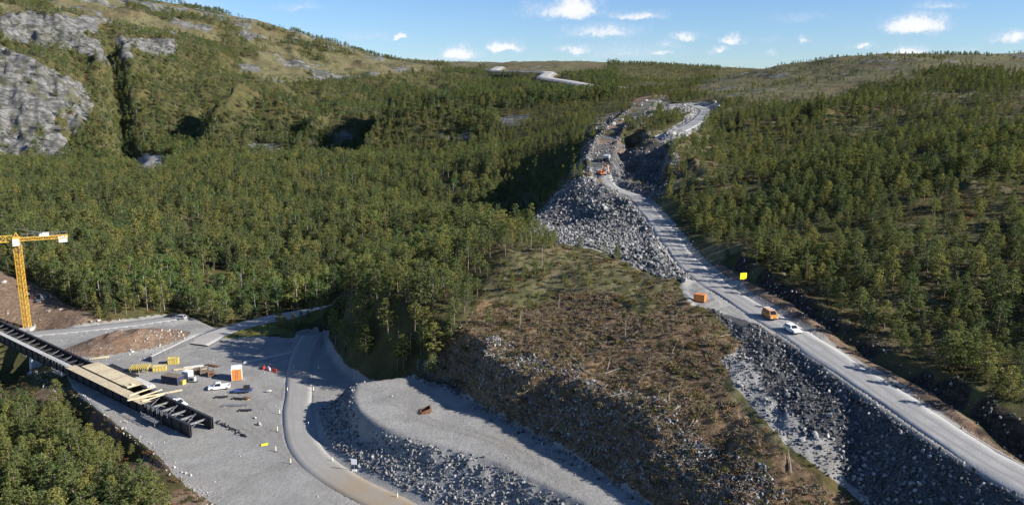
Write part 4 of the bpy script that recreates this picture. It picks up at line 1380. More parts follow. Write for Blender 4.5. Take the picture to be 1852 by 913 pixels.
rubble('peat_clod', lambda x, y, qx, qy: (grid_sample(sR, x, y) > 0) * (grid_sample(dR, x, y) > 7.5) * (grid_sample(dR, x, y) < 14.5) * (y < 212) * (grid_sample(A['peat'], x, y) > .35) * .5, 85, 230, .7, .2, .9, 'black clods of peat thrown up along the ditch', DARK, power=2.2)
rubble('shoulder_stone', lambda x, y, qx, qy: (grid_sample(dR, x, y) > 3.5) * (grid_sample(dR, x, y) < 6.5) * (y < 350) * .22, 85, 345, .6, .1, .55, 'small stones along the edges of the gravel road', PALE[:2] + ROCKS, power=2.5)
rubble('pit_rock', lambda x, y, qx, qy: ((grid_sample(dpo, x, y) < 9) | (grid_sample(dT, x, y) < 18) & (grid_sample(dT, x, y) > 4.5)) * (grid_sample(dR, x, y) > 6) * (y > 335) * .5, 335, 620, 1.3, .35, 2.0, 'broken rock along the walls of the road cut', ROCKS, power=2.4)

# ------------------------------------------------------------------ man-made materials
simple('crane_yellow', (.62, .36, .05), .5, .1, .2, 2, dirt=(.30, .20, .10))
simple('crane_white', (.72, .71, .68), .5, 0, .1, 2)
simple('concrete', (.40, .39, .37), .9, 0, .2, 1.5, .3)
simple('pale_concrete', (.60, .59, .56), .85, 0, .15, 1.2, .3, dirt=(.42, .40, .36))
simple('dark_concrete', (.10, .10, .105), .9, 0, .25, 1.5, .2)
simple('girder_steel', (.040, .040, .044), .55, .3, .3, 1.5, dirt=(.07, .055, .045))
simple('grey_steel', (.27, .27, .27), .5, .5, .25, 2)
simple('plywood', (.46, .38, .25), .8, 0, .2, 1.2, dirt=(.33, .27, .19))
simple('timber', (.52, .44, .28), .8, 0, .2, 1.5)
simple('formwork_yellow', (.50, .39, .10), .7, 0, .25, 2, dirt=(.30, .25, .14))
simple('white_paint', (.76, .76, .75), .3, 0, .05, 1)
simple('orange_paint', (.60, .20, .04), .45, 0, .12, 1.5)
simple('amber_paint', (.46, .20, .04), .35, 0, .12, 1.5)
simple('excavator_orange', (.55, .15, .03), .5, 0, .2, 1.5, dirt=(.25, .14, .08))
simple('blue_paint', (.04, .07, .22), .5, 0, .2, 1.5)
simple('dark_blue_paint', (.03, .035, .08), .5, 0, .2, 1.5)
simple('brown_sheet', (.17, .13, .09), .8, 0, .25, 1)
simple('rust', (.20, .095, .05), .9, .2, .35, 2, .2)
simple('rubber', (.02, .02, .02), .9, 0, .2, 3)
simple('dark_glass', (.015, .018, .022), .08, 0, .1, 1)
simple('sign_yellow', (.85, .78, .02), .45, 0, .04, 1)
simple('sign_white', (.84, .84, .83), .5, 0, .04, 1)
simple('red_plastic', (.55, .06, .04), .5, 0, .1, 2)
simple('lamp_white', (.8, .8, .75), .2, 0, .05, 2)
simple('lamp_red', (.4, .02, .02), .3, 0, .1, 2)
simple('black_steel', (.03, .03, .032), .6, .3, .3, 2)
simple('grey_paint', (.35, .36, .37), .45, 0, .12, 2)
simple('tyre_dust', (.06, .058, .055), .9, 0, .2, 3)


def ang(p, q):
    p, q = hit(*p), hit(*q)
    return math.atan2(q.y - p.y, q.x - p.x)


# ------------------------------------------------------------------ tower crane
def lattice(b, L, w, h, n, ch, br, tri=False):
    """lattice along +x from 0 to L, cross-section w (y) by h (z)"""
    cs = [(-w / 2, 0), (w / 2, 0), (0, h)] if tri else [(-w / 2, 0), (w / 2, 0), (w / 2, h), (-w / 2, h)]
    for y, z in cs:
        b.bar((0, y, z), (L, y, z), ch)
    m = len(cs)
    for i in range(n):
        x0, x1 = L * i / n, L * (i + 1) / n
        for k in range(m):
            p, q = cs[k], cs[(k + 1) % m]
            if i % 2:
                p, q = q, p
            b.bar((x0, *p), (x1, *q), br)
            b.bar((x1, *cs[k]), (x1, *cs[(k + 1) % m]), br)


cb0 = hit(50, 596)
crane = empty('tower_crane', (cb0.x, cb0.y, cb0.z), 0, 'yellow lattice tower crane with white counterweights beside the unfinished bridge', 'crane')
MB().box((0, 0, .35), (4.2, 4.2, .9), taper=.92).obj('base_block', 'concrete', crane)
sec = MB(); lattice(sec, 3.9, 1.6, 1.6, 4, .20, .11)
sv = [(x_, y_, z_) for x_, y_, z_ in sec.v]
sec.v = [(z_ - .8, y_, x_) for x_, y_, z_ in sec.v]
sec.f = [tuple(reversed(f)) for f in sec.f]
s0 = sec.obj('mast_section', 'crane_yellow', crane); s0.location = (0, 0, .8)
for i in range(1, 7):
    c = s0.copy(); COL.objects.link(c); c.parent = crane; c.location = (0, 0, .8 + 3.9 * i)
ztop = .8 + 3.9 * 7
b = MB(); b.tube([(0, 0, ztop), (0, 0, ztop + .6)], [1.25, 1.25], 12)
for k in range(4):
    a = k * math.pi / 2 + math.pi / 4
    b.bar((1.2 * math.cos(a), 1.2 * math.sin(a), ztop - 3), (1.6 * math.cos(a), 1.6 * math.sin(a), ztop), .12)
b.obj('slewing_ring', 'grey_steel', crane)
JD = math.atan2(-.42, -.90)
top = MB().box((0, 0, .9), (2.0, 2.0, 2.2)).bar((-.6, 0, 2.0), (0, 0, 3.4), .2).bar((.6, 0, 2.0), (0, 0, 3.4), .2).obj('turntable', 'crane_yellow', crane)
top.location = (0, 0, ztop + .6); top.rotation_euler = (0, 0, JD)
cab = MB().box((0, 0, 0), (1.7, 1.4, 2.0), taper=.94).obj('operator_cab', 'crane_white', crane)
cab.location = (.9, -1.9, ztop + 1.1); cab.rotation_euler = (0, 0, JD)
w = MB().box((.86, 0, .25), (.06, 1.2, 1.1)).box((0, -.71, .25), (1.2, .06, 1.0)).obj('window', 'dark_glass', cab)
jib = MB(); lattice(jib, 46, 1.3, 1.9, 26, .22, .12, True)
j = jib.obj('jib', 'crane_yellow', crane); j.location = (math.cos(JD), math.sin(JD), ztop + 1.2); j.rotation_euler = (0, 0, JD)
tro = MB().box((18, 0, -.25), (1.6, 1.4, .3)).bar((18, .3, -.4), (18, .3, -9), .05).bar((18, -.3, -.4), (18, -.3, -9), .05).obj('trolley', 'grey_steel', j)
MB().box((18, 0, -9.4), (.5, .8, .8)).tube([(18, 0, -9.8), (18, .25, -10.2), (18, 0, -10.5)], [.08, .08, .05], 6).obj('hook_block', 'crane_yellow', j)
cj = MB(); lattice(cj, 13.5, 1.5, .9, 10, .20, .11); cj.box((6.7, 0, .95), (13, 1.3, .06))
c = cj.obj('counter_jib', 'crane_yellow', crane); c.location = (-math.cos(JD) * .8, -math.sin(JD) * .8, ztop + 1.3); c.rotation_euler = (0, 0, JD + math.pi)
rl = MB()
for sy in (-.75, .75):
    rl.bar((.5, sy, 2.0), (13.2, sy, 2.0), .06)
    for k in range(8):
        rl.bar((.6 + k * 1.8, sy, .9), (.6 + k * 1.8, sy, 2.0), .05)
rl.obj('handrail', 'grey_steel', c)
for k in range(4):
    MB().box((11.2 + k * .62, 0, -.35), (.5, 1.5, 2.0)).obj('counterweight', 'crane_white', c)
MB().box((7.4, 0, 1.55), (1.8, 1.1, 1.1)).tube([(6, -.6, 1.4), (6, .6, 1.4)], [.45, .45], 10).obj('hoist_winch', 'crane_white', c)
tb_ = MB()
for sy in (-.5, .5):
    tb_.bar((-.8, 0, 4.0), (10.6, sy, .9), .07)
tb_.obj('tie_bar', 'grey_steel', c)

# ------------------------------------------------------------------ unfinished steel bridge
BRZ = math.atan2(BD[1], BD[0])
bridge = empty('steel_bridge', (BE[0], BE[1], .25), BRZ, 'unfinished bridge of two dark steel girders with patches of plywood deck', 'bridge')
# local frame: x along the bridge away from the yard end, y towards the camera side is +y (left of +x), so the back girder lies at -WB
WB, GH, BL = 5.2, 2.7, 135.0


def girder(y):
    b = MB()
    b.box((BL / 2, y, GH / 2), (BL, .06, GH - .12))
    b.box((BL / 2, y, GH - .03), (BL + .05, .62, .08))
    b.box((BL / 2, y, .05), (BL + .05, .70, .10))
    for k in range(int(BL / 4) + 1):
        for sgn in (-1, 1):
            b.box((.3 + k * 4, y + sgn * .15, GH / 2), (.05, .22, GH - .2))
    return b.obj('girder', 'girder_steel', bridge)


g1 = girder(0); g2 = girder(-WB)
for k in range(int(BL / 4)):
    x_ = 2.3 + k * 4
    MB().box((x_, -WB / 2, GH - .55), (.28, WB - .1, .06)).box((x_, -WB / 2, GH - .75), (.06, WB - .1, .36)).bar((x_, -.15, .4), (x_, -WB / 2, GH - .9), .12).bar((x_, -WB + .15, .4), (x_, -WB / 2, GH - .9), .12).obj('cross_beam', 'grey_steel' if x_ < 22 else 'girder_steel', bridge)
    if k % 2 == 0 and (x_ < 34 or x_ > 60):
        MB().bar((x_, -.3, GH - .35), (x_ + 4, -WB + .3, GH - .35), .14).obj('bracing', 'grey_steel', bridge)
rndb = random.Random(5)
for k in range(16):                       # cantilevered edge deck on the near girder
    x_ = 21.3 + k * 2.5
    MB().box((x_, -.15, GH + .16), (2.44, 2.6, .08)).bar((x_ - .8, -1.3, GH + .06), (x_ - .8, 1.1, GH + .06), .12).bar((x_ + .8, -1.3, GH + .06), (x_ + .8, 1.1, GH + .06), .12).obj('deck_panel', 'plywood', bridge)
for k in range(10):                       # raised formwork over the middle and far girder
    x_ = 33.3 + k * 2.5
    MB().box((x_, -3.9, GH + .42), (2.44, 4.4, .10)).bar((x_ - .8, -6.0, GH + .25), (x_ - .8, -1.8, GH + .25), .24).bar((x_ + .8, -6.0, GH + .25), (x_ + .8, -1.8, GH + .25), .24).obj('formwork_panel', 'timber' if k % 3 else 'plywood', bridge)
MB().box((33, -2.7, GH + .62), (2.2, 2.0, .3)).box((32.4, -3.1, GH + .9), (.9, .6, .35)).obj('formwork_crate', 'timber', bridge)
for x0_, n_ in ((21, 0), (24, 0), (27, 0)):
    MB().bar((x0_, .3, GH + .35), (x0_ + rndb.uniform(-1, 1), -6.5, GH + .42), .26).obj('timber_beam', 'timber', bridge)
MB().bar((24, 2.2, GH + .5), (19.5, -9.0, GH + .8), .34).obj('timber_beam', 'timber', bridge)
for y_ in (1.15, -6.1):                    # guard rail on the deck edges
    for x0_, x1_ in ((58, 74), (8, 20)):
        b = MB()
        for k in range(int((x1_ - x0_) / 2) + 1):
            b.bar((x0_ + 2 * k, y_ * .95, GH), (x0_ + 2 * k, y_ * .95, GH + 1.1), .07)
        b.bar((x0_, y_ * .95, GH + 1.05), (x1_, y_ * .95, GH + 1.05), .06).bar((x0_, y_ * .95, GH + .6), (x1_, y_ * .95, GH + .6), .06)
        b.obj('guard_rail', 'grey_steel', bridge)
b = MB()
for k in range(19):
    b.box((62 + k * 3.8, -.1, GH + .12), (3.74, 1.3, .1))
b.obj('edge_walkway', 'concrete', bridge)
for x0_ in (12, 60):                       # hanging scaffold platforms on the near side
    plat = MB().box((x0_ + 2.5, 1.6, .9), (6, 1.6, .08)).obj('scaffold_platform', 'grey_steel', bridge)
    for k in range(4):
        MB().bar((x0_ + 2 * k - .5, .7, .2), (x0_ + 2 * k - .5, .7, 3.4), .09).bar((x0_ + 2 * k - .5, 2.4, .2), (x0_ + 2 * k - .5, 2.4, 2.2), .09).bar((x0_ + 2 * k - .5, .7, .4), (x0_ + 2 * k - .5, 2.4, 1.8), .07).obj('scaffold_frame', 'grey_steel', plat)
    for zz_ in (1.4, 1.95):
        MB().bar((x0_ - .7, 2.4, zz_), (x0_ + 5.8, 2.4, zz_), .07).obj('scaffold_rail', 'grey_steel', plat)
MB().box((-.06, -WB / 2, .2), (.3, WB + .3, .16)).bar((-.2, -WB - .1, 0), (-.2, -WB - .1, 2.5), .12).obj('end_frame', 'grey_steel', bridge)

pp = hit(38, 684)
def bridge_pt(x_, y_, z_):
    c_, s_ = math.cos(BRZ), math.sin(BRZ)
    return Vector((BE[0] + c_ * x_ - s_ * y_, BE[1] + s_ * x_ + c_ * y_, z_))


pc_ = bridge_pt(90, -WB / 2, 0)
zg = h1(pc_.x, pc_.y)
pier = empty('bridge_pier', (pc_.x, pc_.y, zg), BRZ, 'white tapered concrete pier under the unfinished bridge', 'pier')
ph = .25 - zg
MB().box((0, 0, ph / 2 - .35), (2.0, 3.4, ph - .3), taper=.72).obj('shaft', 'pale_concrete', pier)
MB().box((0, 0, ph - .28), (1.3, WB + .6, .42)).obj('pier_cap', 'pale_concrete', pier)
MB().box((0, 0, -.3), (2.8, 4.2, .7)).obj('footing', 'concrete', pier)
for k, x_ in enumerate((6, 24, 44)):
    q = bridge_pt(x_, -WB / 2, 0); zg = h1(q.x, q.y)
    t_ = empty('support_stack', (q.x, q.y, zg), BRZ, ['timber crib under the open yard end of the bridge', 'timber crib under the plywood deck of the bridge', 'timber crib under the raised formwork of the bridge'][k], 'support')
    for m in range(2):
        for y_ in (0, -WB):
            MB().box((0, y_ + WB / 2, .12 * m + .02 - .06), (1.2 - .1 * m, .9, .12)).obj('sleeper', 'timber', t_)

# ------------------------------------------------------------------ vehicles
def frustum(b, x0, x1, y, z0, X0, X1, Y, z1, m=0):
    V = [(x0, -y, z0), (x1, -y, z0), (x1, y, z0), (x0, y, z0), (X0, -Y, z1), (X1, -Y, z1), (X1, Y, z1), (X0, Y, z1)]
    b.add(V, [(3, 2, 1, 0), (4, 5, 6, 7), (0, 1, 5, 4), (1, 2, 6, 5), (2, 3, 7, 6), (3, 0, 4, 7)], m)
    return V


def inset(quad, k, off):
    q = [Vector(v) for v in quad]; c = sum(q, Vector()) / 4
    n = (q[1] - q[0]).cross(q[3] - q[0]).normalized()
    return [c + (v - c) * k + n * off for v in q], n


def vehicle(name, loc, rz, paint, style, label, cat, L=4.6, Wd=1.85, group=None):
    r = empty(name, loc, rz, label, cat, group)
    h = Wd / 2
    zb, zw = .32, .98
    if style == 'van':
        zw = 1.15
    hood = L / 2 - (.55 if style == 'van' else 1.15)
    rear = -L / 2
    prof = [(rear, zb + .1), (rear + .15, zb), (L / 2 - .2, zb), (L / 2, zb + .15), (L / 2 - .02, zb + .45), (hood + .1, zw), (rear + .04, zw)]
    if style == 'pickup':
        prof = [(rear, zb + .15), (rear + .15, zb + .05), (L / 2 - .2, zb), (L / 2, zb + .15), (L / 2 - .02, zb + .5), (hood + .1, zw + .05), (-.55, zw + .05), (-.55, .62), (rear + .02, .62)]
    b = MB(); b.prism(prof, -h, h)
    body = b.obj('body', paint, r)
    if style == 'pickup':
        c0, c1, ct = -.55, hood + .05, 1.75
        for nm, cc, ss in (('bed_side', (rear / 2 - .27, h - .05, .82), (-rear - .57, .09, .44)), ('bed_side', (rear / 2 - .27, -h + .05, .82), (-rear - .57, .09, .44)), ('tailgate', (rear + .06, 0, .82), (.08, 2 * h - .2, .43))):
            MB().box(cc, ss).obj(nm, paint, r)
    elif style == 'van':
        c0, c1, ct = rear + .05, hood, 2.0
    else:
        c0, c1, ct = rear + .1, hood - .1, 1.52
    b = MB()
    rk = .55 if style != 'van' else .35
    V = frustum(b, c0, c1, h - .05, zw - .02, c0 + (.12 if style != 'car' else .3), c1 - rk - .15, h - .22, ct)
    cabn = b.obj('cabin', paint, r)
    faces = [(0, 1, 5, 4), (1, 2, 6, 5), (2, 3, 7, 6), (3, 0, 4, 7)]
    for nm, f in zip(('side_window', 'windscreen', 'side_window', 'rear_window'), faces):
        q, nn = inset([V[i] for i in f], .86 if nm != 'side_window' else .88, .008)
        g = MB(); g.add([*q, *[v - nn * .03 for v in q]], [(0, 1, 2, 3), (7, 6, 5, 4), (0, 4, 5, 1), (1, 5, 6, 2), (2, 6, 7, 3), (3, 7, 4, 0)])
        g.obj(nm, 'dark_glass', cabn)
    wr = .34
    for sx in (L / 2 - .85, -L / 2 + .85):
        for sy in (-1, 1):
            y_ = sy * (h - .10)
            t_ = MB().tube([(sx, y_ - .12, wr), (sx, y_ + .12, wr)], [wr, wr], 14).obj('wheel', 'rubber', r)
            MB().tube([(sx, y_ + sy * .125, wr), (sx, y_ + sy * .135, wr)], [wr * .62, wr * .55], 10).obj('rim', 'grey_steel', t_)
    for sy in (-1, 1):
        MB().box((L / 2 - .04, sy * (h - .28), zb + .36), (.1, .36, .16)).obj('headlight', 'lamp_white', r)
        MB().box((rear - .0, sy * (h - .15), zb + .5), (.06, .18, .24)).obj('taillight', 'lamp_red', r)
        MB().box((hood - .35, sy * (h + .08), zw + .12), (.12, .18, .14)).obj('mirror', paint, r)
    MB().box((L / 2 + .02, 0, zb + .1), (.1, Wd - .3, .18)).obj('bumper', 'black_steel', r)
    return r


def on_road(px, py, dz=.1):
    """point on the gravel road surface under a pixel"""
    P_ = np.array(ROAD)
    q = None
    for k in range(len(P_)):
        pass
    z_ = 26
    for _ in range(6):
        q = at_z(px, py, z_)
        z_ = float(polydist(np.array([q[0]]), np.array([q[1]]), ROAD)[1][0]) + dz
    return Vector(at_z(px, py, z_))


RH = math.atan2(ROAD[20][1] - ROAD[30][1], ROAD[20][0] - ROAD[30][0])
pcar = on_road(1433, 600)
vehicle('parked_car', pcar, RH + .03, 'white_paint', 'car', 'white estate car parked on the gravel road ahead of an orange van', 'car', 4.3, 1.75)
pvan = on_road(1392, 575)
van = vehicle('parked_van', pvan, RH - .05, 'amber_paint', 'van', 'amber van with roof bars parked behind the white estate car', 'van', 4.4, 1.8)
for x_ in (-1.6, -.4, .7):
    MB().bar((x_, -.75, 2.1), (x_, .75, 2.1), .1).bar((x_, -.7, 1.98), (x_, -.7, 2.1), .06).bar((x_, .7, 1.98), (x_, .7, 2.1), .06).obj('roof_bar', 'crane_white', van)
pk = hit(397, 703)
vehicle('pickup_truck', pk, math.radians(196), 'white_paint', 'pickup', 'white pickup truck parked in the yard in front of the orange and white cabin', 'pickup', 5.3, 1.9)
v2 = hit(322, 733)
vehicle('parked_van', v2, BRZ + .1 + math.pi, 'white_paint', 'pickup', 'white pickup parked close along the far side of the bridge', 'pickup', 5.0, 1.85)
for k, (a_, b_) in enumerate(((311, 575), (325, 577))):
    vehicle('parked_car', hit(a_, b_), math.radians(170), 'black_steel' if k == 0 else 'grey_paint', 'car', ['black car parked by the forest edge above the earth pile', 'grey car parked beside the black one by the forest'][k], 'car', 4.5, 1.8)

# ------------------------------------------------------------------ containers, cabins, boxes
def container(name, loc, rz, L, Wd, Hh, wall, roof, label, cat, ribs=True, door=None, panel=None):
    r = empty(name, loc, rz, label, cat)
    MB().box((0, 0, .08), (L - .1, Wd - .1, .2)).obj('skid', 'black_steel', r)
    b = MB().box((0, 0, Hh / 2 + .1), (L - .08, Wd - .08, Hh - .1))
    wl = b.obj('wall', wall, r)
    if ribs:
        b = MB(); nx = int(L / .35)
        for k in range(nx + 1):
            for sy in (-1, 1):
                b.box((-L / 2 + .06 + k * (L - .12) / nx, sy * (Wd / 2 - .02), Hh / 2 + .1), (.14, .08, Hh - .25))
        b.obj('corrugation', wall, wl)
    for sx in (-1, 1):
        for sy in (-1, 1):
            MB().box((sx * (L / 2 - .05), sy * (Wd / 2 - .05), Hh / 2 + .1), (.16, .16, Hh)).obj('corner_post', wall, r)
    MB().box((0, 0, Hh + .1), (L + .04, Wd + .04, .12)).obj('roof', roof, r)
    for sy in (-1, 1):
        d = MB().box((L / 2 + .0, sy * Wd * .24, Hh / 2 + .1), (.08, Wd * .45, Hh - .3)).obj('door', door or wall, r)
        MB().bar((L / 2 + .07, sy * Wd * .1, .4), (L / 2 + .07, sy * Wd * .1, Hh - .2), .05).obj('lock_rod', 'grey_steel', d)
    if panel:
        MB().box((-.0, -Wd / 2 - .04, Hh * .5), (L * .5, .05, Hh * .7)).obj('side_panel', panel, r)
    return r


container('orange_container', on_road(1266, 545, .02), math.radians(150), 2.5, 1.7, 1.65, 'orange_paint', 'orange_paint', 'orange steel container standing at the edge of the road lay-by', 'container')
container('site_cabin', hit(429, 685), math.radians(-72), 3.2, 2.6, 3.2, 'crane_white', 'white_paint', 'tall white site cabin with orange doors standing alone in the yard', 'cabin', True, 'orange_paint', 'orange_paint')
container('workshop_container', hit(313, 692), math.radians(-20), 5.2, 2.5, 2.0, 'dark_blue_paint', 'brown_sheet', 'dark blue workshop container with brown roof in the yard', 'container')
container('white_container', hit(340, 686), math.radians(-20), 2.0, 1.8, 2.3, 'crane_white', 'white_paint', 'small white container beside the dark blue workshop container', 'container')


def skip(name, loc, rz, L, Wd, Hh, mat, label, cat='bin', fill=None):
    r = empty(name, loc, rz, label, cat)
    t = .08
    for cc, ss, nm in (((0, Wd / 2 - t / 2, Hh / 2), (L, t, Hh), 'side_wall'), ((0, -Wd / 2 + t / 2, Hh / 2), (L, t, Hh), 'side_wall'), ((L / 2 - t / 2, 0, Hh / 2), (t, Wd - 2 * t, Hh), 'end_wall'), ((-L / 2 + t / 2, 0, Hh / 2), (t, Wd - 2 * t, Hh), 'end_wall')):
        MB().box(cc, ss).obj(nm, mat, r)
    MB().box((0, 0, .06), (L - 2 * t, Wd - 2 * t, .1)).obj('floor', mat, r)
    b = MB()
    for k in range(5):
        for sy in (-1, 1):
            b.box((-L / 2 + .15 + k * (L - .3) / 4, sy * (Wd / 2 + .03), Hh / 2), (.1, .07, Hh * .96))
    b.box((0, Wd / 2 + .03, Hh - .06), (L + .1, .1, .12)).box((0, -Wd / 2 - .03, Hh - .06), (L + .1, .1, .12))
    b.obj('rib', mat, r)
    if fill:
        rn = random.Random(3); b = MB()
        for k in range(9):
            b.bar((-L / 2 + .3, -Wd / 2 + .2 + k * (Wd - .4) / 8, Hh * .7 + rn.uniform(-.1, .25)), (L / 2 - .3, -Wd / 2 + .2 + k * (Wd - .4) / 8 + rn.uniform(-.1, .1), Hh * .75 + rn.uniform(-.1, .3)), .16)
        b.obj('contents', fill, r)
    return r


skip('yellow_skip', hit(289, 669), math.radians(15), 3.4, 1.9, 1.3, 'formwork_yellow', 'long yellow steel skip beside the yellow beam stack', 'skip', 'timber')
skip('yellow_skip', hit(314, 657), math.radians(10), 2.8, 1.7, 1.7, 'formwork_yellow', 'square yellow steel box standing behind the long yellow skip', 'skip', 'timber')
skip('yellow_crate', hit(329, 694), math.radians(-15), 1.7, 1.3, 1.1, 'formwork_yellow', 'small yellow crate in front of the dark blue container', 'crate', 'timber')
skip('brown_crate', hit(370, 676), math.radians(20), 2.2, 1.8, 1.6, 'brown_sheet', 'brown timber crate among the building material', 'crate', 'timber')

bs = hit(254, 672)
st = empty('beam_stack', bs, math.radians(100), 'stack of yellow formwork beams on trestles beside the bridge', 'beams')
for k in range(9):
    MB().box((0, -2.2 + k * .55, 1.45), (3.6, .1, .30)).box((0, -2.2 + k * .55, 1.62), (3.6, .22, .06)).box((0, -2.2 + k * .55, 1.28), (3.6, .22, .06)).obj('beam', 'formwork_yellow', st)
for x_ in (-1.3, 1.3):
    MB().box((x_, 0, 1.12), (.2, 5.0, .25)).obj('bearer', 'formwork_yellow', st)
    for y_ in (-2.1, 0, 2.1):
        MB().bar((x_, y_, 0), (x_, y_, 1.0), .12).obj('leg', 'formwork_yellow', st)


def bundle(loc, rz, L, n, w, mat, label, name='steel_section', cat='steel', dz=0):
    r = empty(name, (loc.x, loc.y, loc.z + dz), rz, label, cat)
    for k in range(n):
        MB().box((0, (k - (n - 1) / 2) * w * 1.25, .15 + w * .5), (L - .3 * (k % 3), w, w)).obj('bar', mat, r)
    for x_ in (-L * .35, L * .35):
        MB().box((x_, 0, .075), (.18, n * w * 1.25 + .3, .15)).obj('bearer', 'timber', r)
    return r


bundle(hit(222, 672), BRZ, 15, 4, .35, 'girder_steel', 'long dark steel sections stacked along the bridge by the yellow beams')
bundle(hit(258, 694), BRZ, 9, 3, .5, 'pale_concrete', 'white wrapped bundle lying along the far side of the bridge', 'wrapped_bundle', 'bundle')
bundle(hit(297, 715), BRZ, 14, 5, .25, 'grey_steel', 'grey steel rails stacked between the bridge and the yard')
bundle(hit(180, 648), math.radians(25), 5, 4, .22, 'timber', 'pale timber planks lying behind the raised deck formwork', 'plank_stack', 'planks')
for k, (a_, b_, L_, an, mt, lb) in enumerate([(400, 719, 3.2, 5, 'black_steel', 'short dark steel bars lying in front of the white pickup'), (432, 722, 3.6, -10, 'black_steel', 'dark steel bars lying beside the blue trailer'),
                                             (424, 734, 6.0, 3, 'grey_steel', 'long grey steel bars lying flat on the open yard'), (446, 721, 2.2, -35, 'rust', 'rusty steel bars lying near the blue trailer'),
                                             (443, 743, 3.2, 2, 'black_steel', 'dark bars lying beyond the long grey ones'), (332, 668, 5.0, 20, 'timber', 'timber planks laid behind the dark blue container'),
                                             (385, 662, 4.5, -25, 'rust', 'rusty beams behind the white pickup'), (350, 664, 5.0, 22, 'pale_concrete', 'pale pipes laid beside the square yellow box')]):
    bundle(hit(a_, b_), math.radians(an), L_, 4, .2, mt, lb, 'bar_stack', 'bars')
# blue trailer with a compressor
tp = hit(440, 709)
tr = empty('flat_trailer', tp, math.radians(8), 'blue flat trailer carrying a dark compressor beside the cabin', 'trailer')
MB().box((0, 0, .62), (4.4, 2.0, .22)).obj('deck', 'blue_paint', tr)
MB().box((.9, 0, 1.25), (1.6, 1.3, 1.0), taper=.9).obj('compressor', 'black_steel', tr)
MB().bar((-2.2, 0, .55), (-3.5, 0, .4), .16).obj('drawbar', 'blue_paint', tr)
for x_ in (-.5, .6):
    for y_ in (-.95, .95):
        MB().tube([(x_, y_ - .1, .36), (x_, y_ + .1, .36)], [.36, .36], 12).obj('wheel', 'rubber', tr)
# generator / pump cluster
for k, (a_, b_, mt, lb) in enumerate([(349, 690, 'grey_paint', 'grey generator on a skid beside the yellow crate'), (357, 676, 'brown_sheet', 'brown pump unit between crates in the yard'), (383, 680, 'rust', 'rusty machine on a skid left of the site cabin')]):
    g = empty('site_generator', hit(a_, b_), math.radians(20 * k - 10), lb, 'generator')
    MB().box((0, 0, .15), (2.2, 1.3, .2)).obj('skid', 'black_steel', g)
    MB().box((-.1, 0, .85), (1.8, 1.1, 1.2), taper=.92).obj('housing', mt, g)
    MB().tube([(.5, .2, 1.4), (.5, .2, 1.9)], [.07, .07], 8).obj('exhaust', 'black_steel', g)
    MB().box((-.1, -.56, .8), (1.0, .04, .6)).obj('grille', 'black_steel', g)
# abutment wall
wa, wb = hit(274, 655), hit(351, 618)
rw = empty('retaining_wall', (wa + wb) / 2, math.atan2(wb.y - wa.y, wb.x - wa.x), 'dark concrete wall holding the brown earth pile', 'wall')
Lw = (wb - wa).length
for k in range(8):
    MB().box((-Lw / 2 + (k + .5) * Lw / 8, 0, .75), (Lw / 8 - .04, .45, 2.0)).obj('panel', 'dark_concrete', rw)
MB().box((0, 0, 1.8), (Lw + .1, .6, .14)).obj('coping', 'concrete', rw)
# row of concrete barriers
q0, q1 = hit(440, 657), hit(528, 637)
nb = 12
for k in range(nb):
    q = q0.lerp(q1, (k + .5) / nb); q.z = h1(q.x, q.y)
    br = MB().prism([(-.3, 0), (.3, 0), (.22, .15), (.1, .28), (.08, .6), (-.08, .6), (-.1, .28), (-.22, .15)], -(q1 - q0).length / nb / 2 + .06, (q1 - q0).length / nb / 2 - .06).obj('concrete_barrier', 'concrete')
    br.location = (q.x, q.y, q.z - .03); br.rotation_euler = (0, 0, math.atan2(q1.y - q0.y, q1.x - q0.x) - math.pi / 2)
    tag(br, 'grey concrete barrier in the row between the cabin and the curving road', 'barrier', 'concrete barriers in a row across the yard')
for k, (a_, b_) in enumerate(((478, 667), (487, 669), (496, 672))):
    q = hit(a_, b_)
    b = MB().prism([(-.28, 0), (.28, 0), (.14, .3), (.1, .9), (-.1, .9), (-.14, .3)], -.75, .75)
    o = empty('plastic_barrier', q, .6 * k, 'red and white plastic road barrier near the curving yard road', 'barrier', 'plastic barriers beside the yard road')
    b.obj('body', 'red_plastic' if k != 1 else 'white_paint', o)
    MB().box((0, 0, .05), (.7, 1.2, .1)).obj('foot', 'rubber', o)
# delineator posts along the yard road
for k, (a_, b_) in enumerate([(520, 708), (567, 707), (506, 749), (558, 771), (502, 780), (499, 816), (526, 838), (602, 836), (719, 901), (576, 668), (532, 668)]):
    o = empty('marker_post', hit(a_, b_), 0, 'white marker post with yellow band beside the curving yard road', 'post', 'marker posts along the yard road')
    MB().tube([(0, 0, -.1), (0, 0, 1.15)], [.085, .075], 8).obj('post', 'sign_white', o)
    MB().tube([(0, 0, .68), (0, 0, .88)], [.10, .10], 8).obj('band', 'sign_yellow', o)
    MB().box((0, 0, .05), (.5, .5, .12), taper=.7).obj('foot', 'rubber', o)
# white site sign by the spoil heap
q = hit(641, 851)
o = empty('white_sign', q, math.radians(-8), 'blank white sign on a pole at the foot of the spoil heap', 'sign')
MB().tube([(0, 0, -.2), (0, 0, 2.5)], [.06, .06], 8).obj('pole', 'grey_steel', o)
MB().box((0, -.08, 2.0), (1.15, .05, 1.15)).obj('panel', 'sign_white', o)
MB().box((0, 0, .12), (1.1, .6, .3), taper=.8).obj('foot', 'pale_concrete', o)
